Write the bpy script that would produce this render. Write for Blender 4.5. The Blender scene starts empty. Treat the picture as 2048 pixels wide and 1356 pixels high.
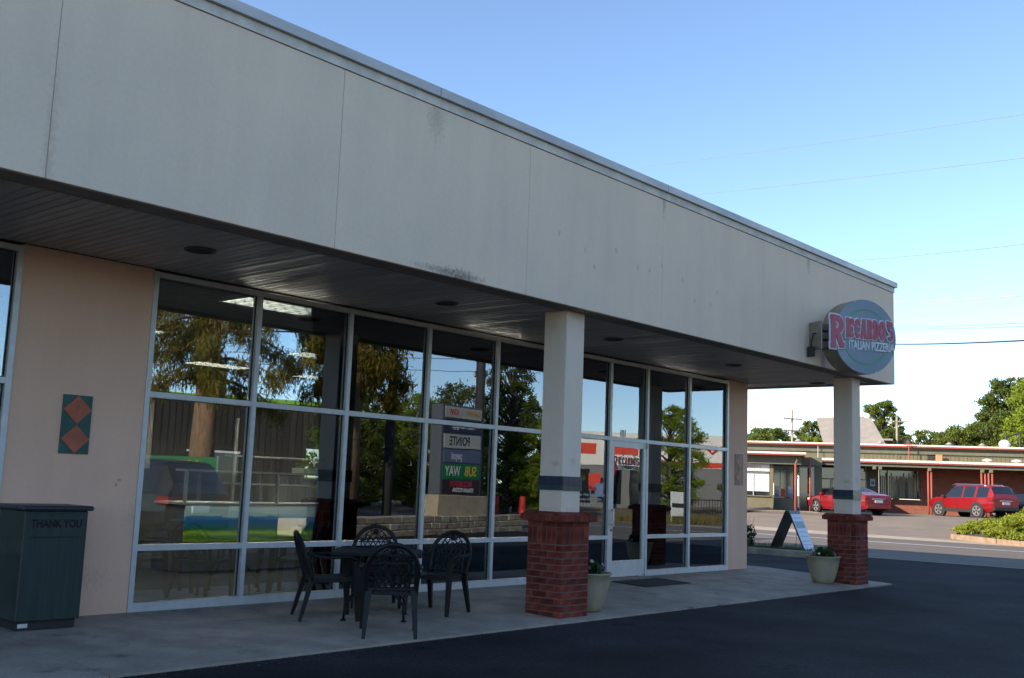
import bpy, math, random
import numpy as np
from mathutils import Vector, Matrix
random.seed(7); np.random.seed(7)
R = math.radians
scene = bpy.context.scene
col = scene.collection

# ------------------------------------------------------------------ camera
cam_d = bpy.data.cameras.new('camera'); cam = bpy.data.objects.new('camera', cam_d); col.objects.link(cam)
cam_d.sensor_width = 36.0; cam_d.lens = 37.26; cam_d.clip_end = 3000; cam_d.clip_start = 0.05
CAM = Vector((-5.6618, -9.9318, 1.3975))
Fv = Vector((0.7443, 0.6539, 0.1359)); Rv = Vector((0.6555, -0.7543, 0.0361))
Fv.normalize(); Rv = (Rv - Fv*Rv.dot(Fv)).normalized(); Uv = Rv.cross(Fv)
m = Matrix.Identity(4)
for i in range(3):
    m[i][0] = Rv[i]; m[i][1] = Uv[i]; m[i][2] = -Fv[i]; m[i][3] = CAM[i]
cam.matrix_world = m
scene.camera = cam

# ------------------------------------------------------------------ sky, sun, exposure
SUN_EL = R(22.8); TOSUN = Vector((-0.917*math.cos(SUN_EL), 0.397*math.cos(SUN_EL), math.sin(SUN_EL)))
world = bpy.data.worlds.new('World'); scene.world = world; world.use_nodes = True
wn = world.node_tree; bg = wn.nodes['Background']
sky = wn.nodes.new('ShaderNodeTexSky'); sky.sky_type = 'NISHITA'; sky.sun_disc = False
sky.sun_elevation = SUN_EL; sky.sun_rotation = math.atan2(TOSUN.x, TOSUN.y)
sky.air_density = 0.8; sky.dust_density = 0.05; sky.ozone_density = 1.9; sky.altitude = 300
wn.links.new(sky.outputs[0], bg.inputs[0]); bg.inputs[1].default_value = 0.14
sun_d = bpy.data.lights.new('sun', 'SUN'); sun_d.energy = 4.0; sun_d.angle = R(0.53); sun_d.color = (1.0, 0.84, 0.64)
sun = bpy.data.objects.new('sun', sun_d); col.objects.link(sun); sun.location = (-30, 20, 30)
sun.rotation_euler = TOSUN.to_track_quat('Z', 'Y').to_euler()
scene.view_settings.view_transform = 'Standard'; scene.view_settings.look = 'None'
scene.view_settings.gamma = 1.0; scene.view_settings.use_curve_mapping = False
scene.view_settings.exposure = 1.18
scene.render.engine = 'CYCLES'
cy = scene.cycles
cy.use_denoising = True; cy.max_bounces = 7; cy.diffuse_bounces = 3; cy.glossy_bounces = 4
cy.transmission_bounces = 4; cy.transparent_max_bounces = 10
cy.caustics_reflective = False; cy.caustics_refractive = False; cy.sample_clamp_indirect = 6.0

# ------------------------------------------------------------------ materials
MATS = {}
def mat(name, c, rough=0.7, var=0.0, vscale=6.0, bump=0.0, bscale=60.0, metal=0.0, spec=0.5, emit=None, estr=0.0,
        stretch=None, c2=None, rnd=0.0, detail=4.0):
    if name in MATS: return MATS[name]
    M = bpy.data.materials.new(name); M.use_nodes = True; nt = M.node_tree; N = nt.nodes; Lk = nt.links
    b = N['Principled BSDF']; b.inputs['Roughness'].default_value = rough; b.inputs['Metallic'].default_value = metal
    b.inputs['Specular IOR Level'].default_value = spec
    b.inputs['Base Color'].default_value = (*c, 1)
    if var or c2 or bump or rnd:
        tc = N.new('ShaderNodeTexCoord'); vec = tc.outputs['Object']
        if stretch:
            mp = N.new('ShaderNodeMapping'); mp.inputs['Scale'].default_value = stretch
            Lk.new(vec, mp.inputs[0]); vec = mp.outputs[0]
    if var or c2:
        nz = N.new('ShaderNodeTexNoise'); nz.inputs['Scale'].default_value = vscale; nz.inputs['Detail'].default_value = detail
        nz.inputs['Roughness'].default_value = 0.6
        Lk.new(vec, nz.inputs['Vector'])
        mx = N.new('ShaderNodeMix'); mx.data_type = 'RGBA'
        cc2 = c2 if c2 else tuple(max(0, v*(1-var)) for v in c)
        cc1 = c if c2 else tuple(min(1, v*(1+var*0.6)) for v in c)
        mx.inputs['A'].default_value = (*cc1, 1); mx.inputs['B'].default_value = (*cc2, 1)
        rp = N.new('ShaderNodeMapRange'); rp.inputs['From Min'].default_value = 0.32; rp.inputs['From Max'].default_value = 0.68
        Lk.new(nz.outputs['Fac'], rp.inputs['Value']); Lk.new(rp.outputs[0], mx.inputs['Factor'])
        out = mx.outputs['Result']
    else:
        out = None
    if rnd:
        oi = N.new('ShaderNodeObjectInfo'); hs = N.new('ShaderNodeHueSaturation')
        mr = N.new('ShaderNodeMapRange'); mr.inputs['To Min'].default_value = 1-rnd; mr.inputs['To Max'].default_value = 1+rnd
        Lk.new(oi.outputs['Random'], mr.inputs['Value']); Lk.new(mr.outputs[0], hs.inputs['Value'])
        if out: Lk.new(out, hs.inputs['Color'])
        else: hs.inputs['Color'].default_value = (*c, 1)
        out = hs.outputs['Color']
    if out: Lk.new(out, b.inputs['Base Color'])
    if bump:
        bn = N.new('ShaderNodeTexNoise'); bn.inputs['Scale'].default_value = bscale; bn.inputs['Detail'].default_value = 3
        tcb = N.new('ShaderNodeTexCoord'); Lk.new(tcb.outputs['Object'], bn.inputs['Vector'])
        bp = N.new('ShaderNodeBump'); bp.inputs['Strength'].default_value = bump; bp.inputs['Distance'].default_value = 0.02
        Lk.new(bn.outputs['Fac'], bp.inputs['Height']); Lk.new(bp.outputs[0], b.inputs['Normal'])
    if emit:
        b.inputs['Emission Color'].default_value = (*emit, 1); b.inputs['Emission Strength'].default_value = estr
    MATS[name] = M
    return M

def glass_mat(name, tint, refl, wav=0.0):
    M = bpy.data.materials.new(name); M.use_nodes = True; nt = M.node_tree; N = nt.nodes; Lk = nt.links
    N.remove(N['Principled BSDF']); out = N['Material Output']
    tr = N.new('ShaderNodeBsdfTransparent'); tr.inputs[0].default_value = (*tint, 1)
    gl = N.new('ShaderNodeBsdfGlossy'); gl.inputs['Roughness'].default_value = 0.0; gl.inputs['Color'].default_value = (0.80, 0.90, 1.0, 1)
    fr = N.new('ShaderNodeFresnel'); fr.inputs['IOR'].default_value = 1.6
    mr = N.new('ShaderNodeMapRange'); mr.inputs['To Min'].default_value = refl; mr.inputs['To Max'].default_value = 1.0
    mx = N.new('ShaderNodeMixShader')
    Lk.new(fr.outputs[0], mr.inputs['Value']); Lk.new(mr.outputs[0], mx.inputs[0]); Lk.new(tr.outputs[0], mx.inputs[1]); Lk.new(gl.outputs[0], mx.inputs[2])
    if wav:
        tc = N.new('ShaderNodeTexCoord'); nz = N.new('ShaderNodeTexNoise'); nz.inputs['Scale'].default_value = 1.3; nz.inputs['Detail'].default_value = 1
        Lk.new(tc.outputs['Object'], nz.inputs['Vector']); bp = N.new('ShaderNodeBump'); bp.inputs['Strength'].default_value = wav; bp.inputs['Distance'].default_value = 0.02
        Lk.new(nz.outputs['Fac'], bp.inputs['Height']); Lk.new(bp.outputs[0], gl.inputs['Normal'])
    Lk.new(mx.outputs[0], out.inputs[0]); MATS[name] = M
    return M

def leaf_mat(name, c, c2, trans=0.5):
    M = bpy.data.materials.new(name); M.use_nodes = True; nt = M.node_tree; N = nt.nodes; Lk = nt.links
    b = N['Principled BSDF']; out = N['Material Output']; b.inputs['Roughness'].default_value = 0.55; b.inputs['Specular IOR Level'].default_value = 0.3
    g = N.new('ShaderNodeNewGeometry'); mx = N.new('ShaderNodeMix'); mx.data_type = 'RGBA'
    mx.inputs['A'].default_value = (*c, 1); mx.inputs['B'].default_value = (*c2, 1)
    Lk.new(g.outputs['Random Per Island'], mx.inputs['Factor']); Lk.new(mx.outputs['Result'], b.inputs['Base Color'])
    t = N.new('ShaderNodeBsdfTranslucent'); Lk.new(mx.outputs['Result'], t.inputs[0])
    ms = N.new('ShaderNodeMixShader'); ms.inputs[0].default_value = trans
    Lk.new(b.outputs[0], ms.inputs[1]); Lk.new(t.outputs[0], ms.inputs[2]); Lk.new(ms.outputs[0], out.inputs[0])
    MATS[name] = M
    return M

# ------------------------------------------------------------------ mesh helpers
class MB:
    def __init__(s): s.v = []; s.f = []
    def add(s, vs, fs):
        o = len(s.v); s.v += [tuple(p) for p in vs]; s.f += [tuple(i+o for i in f) for f in fs]; return s
    def box(s, x0, x1, y0, y1, z0, z1):
        return s.add([(x0,y0,z0),(x1,y0,z0),(x1,y1,z0),(x0,y1,z0),(x0,y0,z1),(x1,y0,z1),(x1,y1,z1),(x0,y1,z1)],
                     [(0,3,2,1),(4,5,6,7),(0,1,5,4),(1,2,6,5),(2,3,7,6),(3,0,4,7)])
    def bbox(s, x0, x1, y0, y1, z0, z1, b=0.01):
        # box with chamfered vertical and top/bottom edges
        xs = [(x0+b,y0),(x1-b,y0),(x1,y0+b),(x1,y1-b),(x1-b,y1),(x0+b,y1),(x0,y1-b),(x0,y0+b)]
        cx, cy_ = (x0+x1)/2, (y0+y1)/2
        def ins(p): return (min(max(p[0], x0+b), x1-b), min(max(p[1], y0+b), y1-b))
        rings = [[(*ins(p), z0) for p in xs], [(*p, z0+b) for p in xs], [(*p, z1-b) for p in xs], [(*ins(p), z1) for p in xs]]
        s.loft(rings, True, True); return s
    def loft(s, rings, cap0=False, cap1=False, closed=True):
        n = len(rings[0]); o = len(s.v)
        for r in rings: s.v += [tuple(p) for p in r]
        for i in range(len(rings)-1):
            for j in range(n if closed else n-1):
                k = (j+1) % n
                s.f.append((o+i*n+j, o+i*n+k, o+(i+1)*n+k, o+(i+1)*n+j))
        if cap0: s.f.append(tuple(o+j for j in reversed(range(n))))
        if cap1: s.f.append(tuple(o+(len(rings)-1)*n+j for j in range(n)))
        return s
    def lathe(s, prof, n=24, cx=0, cy=0, cap0=True, cap1=False):
        return s.loft([[(cx+r*math.cos(2*math.pi*j/n), cy+r*math.sin(2*math.pi*j/n), z) for j in range(n)] for r, z in prof], cap0, cap1)
    def tube(s, pts, r, n=8, cap=True, flat=1.0, up=None):
        pts = [Vector(p) for p in pts]; rr = r if isinstance(r, (list, tuple)) else [r]*len(pts)
        rings = []; prev = None
        for i, p in enumerate(pts):
            d = (pts[min(i+1, len(pts)-1)] - pts[max(i-1, 0)]).normalized()
            a = Vector(up) if up else (prev if prev else (Vector((0,0,1)) if abs(d.z) < 0.9 else Vector((1,0,0))))
            e1 = (a - d*a.dot(d))
            if e1.length < 1e-6: e1 = d.orthogonal()
            e1.normalize(); e2 = d.cross(e1); prev = e1
            rings.append([p + e1*math.cos(2*math.pi*(j+.5)/n)*rr[i]*flat + e2*math.sin(2*math.pi*(j+.5)/n)*rr[i] for j in range(n)])
        return s.loft(rings, cap, cap)
    def bar(s, a, b, w, t, up=(0,0,1)):
        a = Vector(a); b = Vector(b); d = (b-a).normalized(); u = Vector(up); u = u - d*u.dot(d)
        if u.length < 1e-5: u = d.orthogonal()
        u.normalize(); v = d.cross(u)
        q = [(-1,-1),(1,-1),(1,1),(-1,1)]
        return s.loft([[p + v*(i*w/2) + u*(j*t/2) for i, j in q] for p in (a, b)], True, True)
    def taper(s, a, b, w0, t0, w1, t1, up=(0,1,0)):
        a = Vector(a); b = Vector(b); d = (b-a).normalized(); u = Vector(up); u = (u - d*u.dot(d)).normalized(); v = d.cross(u)
        q = [(-1,-1),(1,-1),(1,1),(-1,1)]
        return s.loft([[a + v*(i*w0/2) + u*(j*t0/2) for i, j in q], [b + v*(i*w1/2) + u*(j*t1/2) for i, j in q]], True, True)
    def sphere(s, c, r, nu=12, nv=8, sz=1.0):
        pr = [(max(1e-3, r*math.sin(math.pi*i/nv)), c[2]-r*sz*math.cos(math.pi*i/nv)) for i in range(nv+1)]
        return s.lathe(pr, nu, c[0], c[1], True, True)
    def mesh(s, name, M=None, smooth=False):
        me = bpy.data.meshes.new(name); me.from_pydata(s.v, [], s.f); me.update()
        if smooth: me.polygons.foreach_set('use_smooth', [True]*len(me.polygons))
        if M: me.materials.append(M)
        return me
    def build(s, name, M, parent=None, smooth=False, loc=None, **kw):
        return place(s.mesh(name, M, smooth), name, parent, loc, **kw)

def place(me, name, parent=None, loc=None, rot=None, label=None, cat=None, group=None, kind=None):
    o = bpy.data.objects.new(name, me); col.objects.link(o)
    if parent: o.parent = parent
    if loc is not None: o.location = loc
    if rot is not None: o.rotation_euler = rot
    return tag(o, label, cat, group, kind)
def tag(o, label=None, cat=None, group=None, kind=None):
    if label: o['label'] = label
    if cat: o['category'] = cat
    if group: o['group'] = group
    if kind: o['kind'] = kind
    return o
def thing(name, label, cat, loc=(0,0,0), rz=0, group=None):
    o = bpy.data.objects.new(name, None); col.objects.link(o); o.location = loc; o.rotation_euler = (0,0,rz); o.empty_display_size = .2
    return tag(o, label, cat, group)
def shade_auto(o, ang=40):
    me = o.data; me.polygons.foreach_set('use_smooth', [True]*len(me.polygons))
    try: me.set_sharp_from_angle(angle=R(ang))
    except Exception: pass
    return o
def text_mesh(txt, size, depth=0.004, offset=0.0, align='CENTER', sx=1.0, shear=0.0):
    c = bpy.data.curves.new('lettering', 'FONT'); c.body = txt; c.size = size; c.extrude = depth; c.offset = offset
    c.align_x = align; c.align_y = 'CENTER'; c.shear = shear; c.resolution_u = 4
    o = bpy.data.objects.new('tmp', c); col.objects.link(o)
    dg = bpy.context.evaluated_depsgraph_get(); me = bpy.data.meshes.new_from_object(o.evaluated_get(dg))
    bpy.data.objects.remove(o); bpy.data.curves.remove(c)
    if sx != 1.0: me.transform(Matrix.Diagonal((sx, 1, 1, 1)))
    return me
def text(txt, size, M, parent, loc, rot=(R(90),0,0), name='lettering', **kw):
    me = text_mesh(txt, size, **kw); me.materials.clear(); me.materials.append(M)
    return place(me, name, parent, loc, rot)

# ------------------------------------------------------------------ terrain
GX, GY = 0.93, 0.37
def sstep(t): t = min(1, max(0, t)); return t*t*(3-2*t)
def gz(x, y):
    d = (x-CAM.x)*GX + (y-CAM.y)*GY
    return -0.12 + 0.64*sstep((d-42)/20.0)
def sheet(name, x0, x1, y0, y1, M, lift, step=3.0, kind='structure', poly=None):
    xs = np.linspace(x0, x1, max(2, int((x1-x0)/step)+1)); ys = np.linspace(y0, y1, max(2, int((y1-y0)/step)+1))
    b = MB(); vs = [(x, y, gz(x, y)+lift) for y in ys for x in xs]; n = len(xs)
    fs = [(j*n+i, j*n+i+1, (j+1)*n+i+1, (j+1)*n+i) for j in range(len(ys)-1) for i in range(n-1)]
    b.add(vs, fs); return b.build(name, M, smooth=True, kind=kind)
def strip_mesh(pts, M_, lift, name, kind='structure'):
    b = MB(); b.add([(x, y, gz(x, y)+lift) for x, y in pts], [tuple(range(len(pts)))]); return b.build(name, M_, kind=kind)

M_dirt = mat('dry_ground', (0.21,0.165,0.10), 0.95, var=.35, vscale=1.2, bump=.5, bscale=20, c2=(0.15,0.13,0.07))
M_asph = mat('asphalt', (0.020,0.021,0.024), 0.92, var=.25, vscale=0.9, bump=.35, bscale=160, detail=8, spec=.15)
def rough_up(M, amt=.9):
    nt = M.node_tree; N = nt.nodes; Lk = nt.links; b = N['Principled BSDF']; src = b.inputs['Base Color'].links[0].from_socket; tc = N.new('ShaderNodeTexCoord')
    v = N.new('ShaderNodeTexVoronoi'); v.inputs['Scale'].default_value = 75; Lk.new(tc.outputs['Object'], v.inputs['Vector'])
    m1 = N.new('ShaderNodeMapRange'); m1.inputs['From Min'].default_value = 0; m1.inputs['From Max'].default_value = 1; m1.inputs['To Min'].default_value = 1-amt*.35; m1.inputs['To Max'].default_value = 1+amt*.6; Lk.new(v.outputs['Color'], m1.inputs['Value'])
    n1 = N.new('ShaderNodeTexNoise'); n1.inputs['Scale'].default_value = .35; n1.inputs['Detail'].default_value = 5; Lk.new(tc.outputs['Object'], n1.inputs['Vector'])
    m2 = N.new('ShaderNodeMapRange'); m2.inputs['From Min'].default_value = .35; m2.inputs['From Max'].default_value = .68; m2.inputs['To Min'].default_value = 1-.5*min(1,amt); m2.inputs['To Max'].default_value = 1+.75*min(1,amt); Lk.new(n1.outputs['Fac'], m2.inputs['Value'])
    n2 = N.new('ShaderNodeTexNoise'); n2.inputs['Scale'].default_value = 3.0; n2.inputs['Detail'].default_value = 6; Lk.new(tc.outputs['Object'], n2.inputs['Vector'])
    m3 = N.new('ShaderNodeMapRange'); m3.inputs['From Min'].default_value = .62; m3.inputs['From Max'].default_value = .74; m3.inputs['To Min'].default_value = 1; m3.inputs['To Max'].default_value = .55; Lk.new(n2.outputs['Fac'], m3.inputs['Value'])
    a1 = N.new('ShaderNodeMath'); a1.operation = 'MULTIPLY'; Lk.new(m1.outputs[0], a1.inputs[0]); Lk.new(m2.outputs[0], a1.inputs[1]); a2 = N.new('ShaderNodeMath'); a2.operation = 'MULTIPLY'; Lk.new(a1.outputs[0], a2.inputs[0]); Lk.new(m3.outputs[0], a2.inputs[1])
    vm = N.new('ShaderNodeVectorMath'); vm.operation = 'SCALE'; Lk.new(src, vm.inputs[0]); Lk.new(a2.outputs[0], vm.inputs['Scale']); Lk.new(vm.outputs[0], b.inputs['Base Color'])
rough_up(M_asph, 1.3)
M_asph2 = mat('worn_asphalt', (0.25,0.20,0.15), 0.92, var=.20, vscale=0.5, bump=.3, bscale=120, detail=8)
M_road = mat('road_asphalt', (0.17,0.14,0.112), 0.9, var=.22, vscale=0.6, bump=.3, bscale=120, detail=8, stretch=(1.6,.25,1))
M_conc = mat('concrete', (0.335,0.285,0.23), 0.85, var=.28, vscale=2.2, bump=.25, bscale=90, detail=8)
rough_up(M_conc, .25)
M_conc2 = mat('pale_concrete', (0.46,0.38,0.28), 0.9, var=.2, vscale=1.5, bump=.3, bscale=60)
M_curb = mat('kerb_concrete', (0.30,0.275,0.235), 0.9, var=.3, vscale=3, bump=.4, bscale=50)
M_white_paint = mat('road_paint', (0.72,0.72,0.70), 0.8, var=.25, vscale=12)

xs = sorted(set(list(np.arange(-60, 121, 3.0)) + [-600,-400,-250,-150,-100,150,200,280,400,600,900]))
ys = sorted(set(list(np.arange(-70, 61, 3.0)) + [-900,-600,-400,-250,-160,-110,90,130,200,300,450,650,900]))
b = MB(); n = len(xs)
b.add([(x, y, gz(x, y)-0.012) for y in ys for x in xs], [(j*n+i, j*n+i+1, (j+1)*n+i+1, (j+1)*n+i) for j in range(len(ys)-1) for i in range(n-1)])
b.build('ground', M_dirt, smooth=True, kind='structure')
sheet('parking_lot', -40, 12.0, -36, 14, M_asph, 0.0)
sheet('parking_lot', 12.0, 19.0, -10.6, 14, M_asph, 0.0)
sheet('driveway', 19.0, 21.2, -24, 1.4, M_asph, 0.0)
sheet('access_lane', 12, 21.2, -36, -10.6, M_asph, 0.001)
sheet('road', 21.2, 34.4, -160, 160, M_road, 0.004)
sheet('road_gutter', 21.0, 21.4, -160, 160, mat('gutter_concrete', (.20,.175,.14), .9, var=.35, vscale=2), 0.009, kind='structure')
sheet('far_gutter', 34.3, 36.2, -160, 160, M_conc2, 0.009)
sheet('far_parking_lot', 36.0, 75, -2, 60, M_asph2, 0.002)
strip_mesh([(25.15,-60),(25.28,-60),(25.28,60),(25.15,60)], M_white_paint, 0.012, 'road_line')

# sidewalk, sloped away from the wall, cut into slabs
sw = MB(); SL = 0.0396
sw_root = thing('sidewalk', None, None); tag(sw_root, kind='structure')
def slab(x0, x1, y0, y1):
    g = 0.004; mb = MB(); x0 += g; x1 -= g
    top = lambda y: SL*min(0, y)
    mb.add([(x0,y0,-.3),(x1,y0,-.3),(x1,y1,-.3),(x0,y1,-.3),(x0,y0,top(y0)),(x1,y0,top(y0)),(x1,y1,top(y1)),(x0,y1,top(y1))],
           [(0,3,2,1),(4,5,6,7),(0,1,5,4),(1,2,6,5),(2,3,7,6),(3,0,4,7)])
    mb.build('slab', M_conc, sw_root)
for a_, b_ in ((-20,-13.7),(-13.7,-9.6),(-9.6,-5.56),(-5.56,-1.5),(-1.5,2.54),(2.54,6.6),(6.6,10.66),(10.66,13.27)): slab(a_, b_, -2.471, 0.0)
slab(12.53, 13.27, 0.004, 11)

rng = np.random.RandomState(21); n_ = 900; gx = rng.uniform(-9, 13.4, n_); gy = -2.475-np.abs(rng.normal(0, .10, n_)); sz = rng.uniform(.003, .011, n_)
gv = []
for k in range(4):
    a_ = k*1.5708; gv.append(np.stack([gx+np.cos(a_)*sz, gy+np.sin(a_)*sz, np.full(n_, -.1195)+sz*(.9 if k % 2 else .5)], 1))
gm = bpy.data.meshes.new('grit'); gvv = np.stack(gv, 1).reshape(-1, 3)
gm.from_pydata(gvv.tolist(), [], [(4*i, 4*i+1, 4*i+2, 4*i+3) for i in range(n_)]); gm.materials.append(mat('grit_stone', (.16,.14,.115), .95, rnd=.2))
place(gm, 'edge_grit', label='loose grit scattered on the asphalt along the pavement edge', cat='grit', kind='stuff')

# ------------------------------------------------------------------ main building
def stucco(name, c, c2, stains):
    """stucco with soft blotches, vertical rain streaks and a few weathering stains of their own shape"""
    M = mat(name, c, 0.92, c2=c2, vscale=0.8, bump=.16, bscale=120, detail=9)
    nt = M.node_tree; N = nt.nodes; Lk = nt.links; b = N['Principled BSDF']
    src = b.inputs['Base Color'].links[0].from_socket
    tc = N.new('ShaderNodeTexCoord')
    mp = N.new('ShaderNodeMapping'); mp.inputs['Scale'].default_value = (4, 4, .5); Lk.new(tc.outputs['Object'], mp.inputs[0])
    nz = N.new('ShaderNodeTexNoise'); nz.inputs['Scale'].default_value = 1.0; nz.inputs['Detail'].default_value = 6; Lk.new(mp.outputs[0], nz.inputs['Vector'])
    mr = N.new('ShaderNodeMapRange'); mr.inputs['From Min'].default_value = .35; mr.inputs['From Max'].default_value = .75; mr.inputs['To Min'].default_value = 1.015; mr.inputs['To Max'].default_value = .95
    Lk.new(nz.outputs['Fac'], mr.inputs['Value'])
    fine = N.new('ShaderNodeTexNoise'); fine.inputs['Scale'].default_value = 26; fine.inputs['Detail'].default_value = 6; Lk.new(tc.outputs['Object'], fine.inputs['Vector'])
    mf = N.new('ShaderNodeMapRange'); mf.inputs['From Min'].default_value = .3; mf.inputs['From Max'].default_value = .7; mf.inputs['To Min'].default_value = .972; mf.inputs['To Max'].default_value = 1.02
    Lk.new(fine.outputs['Fac'], mf.inputs['Value'])
    mu = N.new('ShaderNodeMath'); mu.operation = 'MULTIPLY'; Lk.new(mr.outputs[0], mu.inputs[0]); Lk.new(mf.outputs[0], mu.inputs[1])
    val = mu.outputs[0]
    for (x, y, z, sx, sy, sz, amt) in stains:
        m2 = N.new('ShaderNodeMapping'); m2.vector_type = 'POINT'
        m2.inputs['Location'].default_value = (-x/sx, -y/sy, -z/sz); m2.inputs['Scale'].default_value = (1/sx, 1/sy, 1/sz); Lk.new(tc.outputs['Object'], m2.inputs[0])
        ln = N.new('ShaderNodeVectorMath'); ln.operation = 'LENGTH'; Lk.new(m2.outputs[0], ln.inputs[0])
        ad = N.new('ShaderNodeMath'); ad.operation = 'MULTIPLY_ADD'; Lk.new(fine.outputs['Fac'], ad.inputs[0]); ad.inputs[1].default_value = 1.6; Lk.new(ln.outputs['Value'], ad.inputs[2])
        r2 = N.new('ShaderNodeMapRange'); r2.inputs['From Min'].default_value = .7; r2.inputs['From Max'].default_value = 1.75; r2.inputs['To Min'].default_value = 1-amt; r2.inputs['To Max'].default_value = 1
        Lk.new(ad.outputs[0], r2.inputs['Value'])
        m3 = N.new('ShaderNodeMath'); m3.operation = 'MULTIPLY'; Lk.new(val, m3.inputs[0]); Lk.new(r2.outputs[0], m3.inputs[1]); val = m3.outputs[0]
    vm = N.new('ShaderNodeVectorMath'); vm.operation = 'SCALE'; Lk.new(src, vm.inputs[0]); Lk.new(val, vm.inputs['Scale']); Lk.new(vm.outputs[0], b.inputs['Base Color'])
    return M
D = 2.423; ZB = 3.475; ZT = 5.382; XE = 13.62
spots = [(2.05,-D,3.50,.42,.3,.10,.72),(1.75,-D,3.52,.5,.3,.05,.5),(1.6,-D,5.1,.16,.3,.35,.28),(5.83,-D,5.15,.07,.3,.25,.35),(10.07,-D,5.12,.1,.3,.25,.35),
         (10.6,-D,3.62,.14,.3,.3,.5),(-2.3,-D,3.6,.06,.3,1.1,.2)]
rs = random.Random(3)
for i in range(11):
    spots.append((3.7+i*.36+rs.uniform(-.1,.1), -D, 4.12+rs.choice((-.14,.05,.2))+rs.uniform(-.04,.04), .035, .3, .05, .3))
M_fascia = stucco('fascia_stucco', (0.86,0.685,0.52), (0.78,0.63,0.49), spots)
M_pink = stucco('pink_stucco', (0.86,0.555,0.405), (0.78,0.50,0.36), [(-.2,0,1.3,.03,.3,.02,.5),(-.23,0,1.25,.015,.3,.03,.5),(-.5,0,.35,.3,.3,.15,.15),(.0,0,.9,.2,.3,.2,.12)])
HS_ = .172
M_shaft = stucco('column_stucco', (0.80,0.66,0.53), (0.74,0.61,0.49), [(-HS_,-.06,1.66,.05,.10,.05,.22),(.02,-HS_,1.70,.09,.05,.06,.15),(0,0,1.12,.4,.4,.05,.12),(.03,-HS_,3.42,.2,.05,.06,.2)])
M_dark = mat('dark_gap', (0.03,0.03,0.03), .9)
M_coping = mat('coping_metal', (0.60,0.585,0.56), .5, c2=(.40,.39,.38), vscale=1.1, metal=.2, stretch=(1,1,4))
M_trim = mat('trim_strip', (0.66,0.60,0.53), .7, var=.2, vscale=4)
M_under = mat('fascia_underside', (0.34,0.295,0.25), .9, var=.2, vscale=3)
M_soffit = mat('soffit_metal', (0.50,0.465,0.435), .42, var=.25, vscale=1.5, stretch=(5,.6,1), spec=.35, rnd=.10)
M_alum = mat('window_aluminium', (0.62,0.63,0.63), .42, var=.10, vscale=8, metal=.25)
M_gask = mat('window_gasket', (0.02,0.02,0.022), .7)
M_glass = glass_mat('storefront_glass', (0.80,0.86,0.84), 0.15, wav=0.03)
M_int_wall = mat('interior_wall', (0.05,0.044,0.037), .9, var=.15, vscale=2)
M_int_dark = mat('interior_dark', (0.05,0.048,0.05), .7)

bld = thing('restaurant_building', 'long pale stucco restaurant building with flat roof, deep canopy and glass storefront', 'building', (0,0,0))
XJ = [-10.4,-7.7,-5.0,-2.306,0.382,3.09,5.81,8.55,XE]
for i in range(len(XJ)-1):
    g = 0.0022
    MB().bbox(XJ[i]+g, XJ[i+1]-g, -D, -D+.05, ZB, 5.185, .004).build('stucco_panel', M_fascia, bld)
MB().box(XJ[0], XE-.02, -D+.008, -D+.30, ZB+.004, 5.25).build('fascia_backing', M_under, bld)
# end fascia round the corner
MB().box(XE-.05, XE-.001, -D+.052, 11, ZB, 5.185).build('stucco_panel', M_fascia, bld)
MB().box(XE-.30, XE-.052, -D+.31, 11, ZB+.004, 5.25).build('fascia_backing', M_under, bld)
# trim strip and coping, in lengths
MB().box(XJ[0], XE+.012, -D-.012, -D+.04, 5.192, 5.285).build('trim_strip', M_trim, bld)
MB().box(XE-.04, XE+.012, -D+.042, 11, 5.192, 5.285).build('trim_strip', M_trim, bld)
cj = [-10.4,-6.89,-2.65,1.589,5.834,10.069,XE+.055]
for i in range(len(cj)-1):
    MB().box(cj[i]+.004, cj[i+1]-.004, -D-.055, -D+.28, 5.288, ZT).build('coping', M_coping, bld)
for x in cj[1:-1]:
    MB().box(x-.008, x+.008, -D-.0535, -D+.28, 5.2895, ZT-.0015).build('coping_joint', mat('joint_sealant', (.06,.055,.05), .8), bld)
MB().box(XE-.28, XE+.055, -D+.284, 11, 5.288, ZT).build('coping', M_coping, bld)
# roof and outer shell
M_roof = mat('roof_membrane', (0.3,0.3,0.3), .9)
MB().box(-10.4, XE-.31, -D+.31, 11, 5.0, 5.12).build('roof', M_roof, bld)
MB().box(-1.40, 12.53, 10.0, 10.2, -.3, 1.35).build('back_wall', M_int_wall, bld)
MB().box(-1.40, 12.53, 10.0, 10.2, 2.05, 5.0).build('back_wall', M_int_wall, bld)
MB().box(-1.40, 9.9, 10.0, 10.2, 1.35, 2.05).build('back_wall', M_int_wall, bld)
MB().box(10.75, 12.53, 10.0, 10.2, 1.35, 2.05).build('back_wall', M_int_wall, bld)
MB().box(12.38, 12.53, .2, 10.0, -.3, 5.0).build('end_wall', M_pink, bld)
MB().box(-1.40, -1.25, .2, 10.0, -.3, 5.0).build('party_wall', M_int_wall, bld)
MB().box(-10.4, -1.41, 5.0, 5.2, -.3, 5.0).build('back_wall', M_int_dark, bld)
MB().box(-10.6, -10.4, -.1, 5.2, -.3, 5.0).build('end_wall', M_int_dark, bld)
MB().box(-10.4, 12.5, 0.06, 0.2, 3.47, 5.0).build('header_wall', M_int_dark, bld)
# piers of the shop wall
MB().box(-1.353, -0.002, 0, .2, -.1, 3.474).build('wall_pier', M_pink, bld)
MB().box(11.816, 12.535, 0, .2, -.1, 3.474).build('wall_pier', M_pink, bld)
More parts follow.
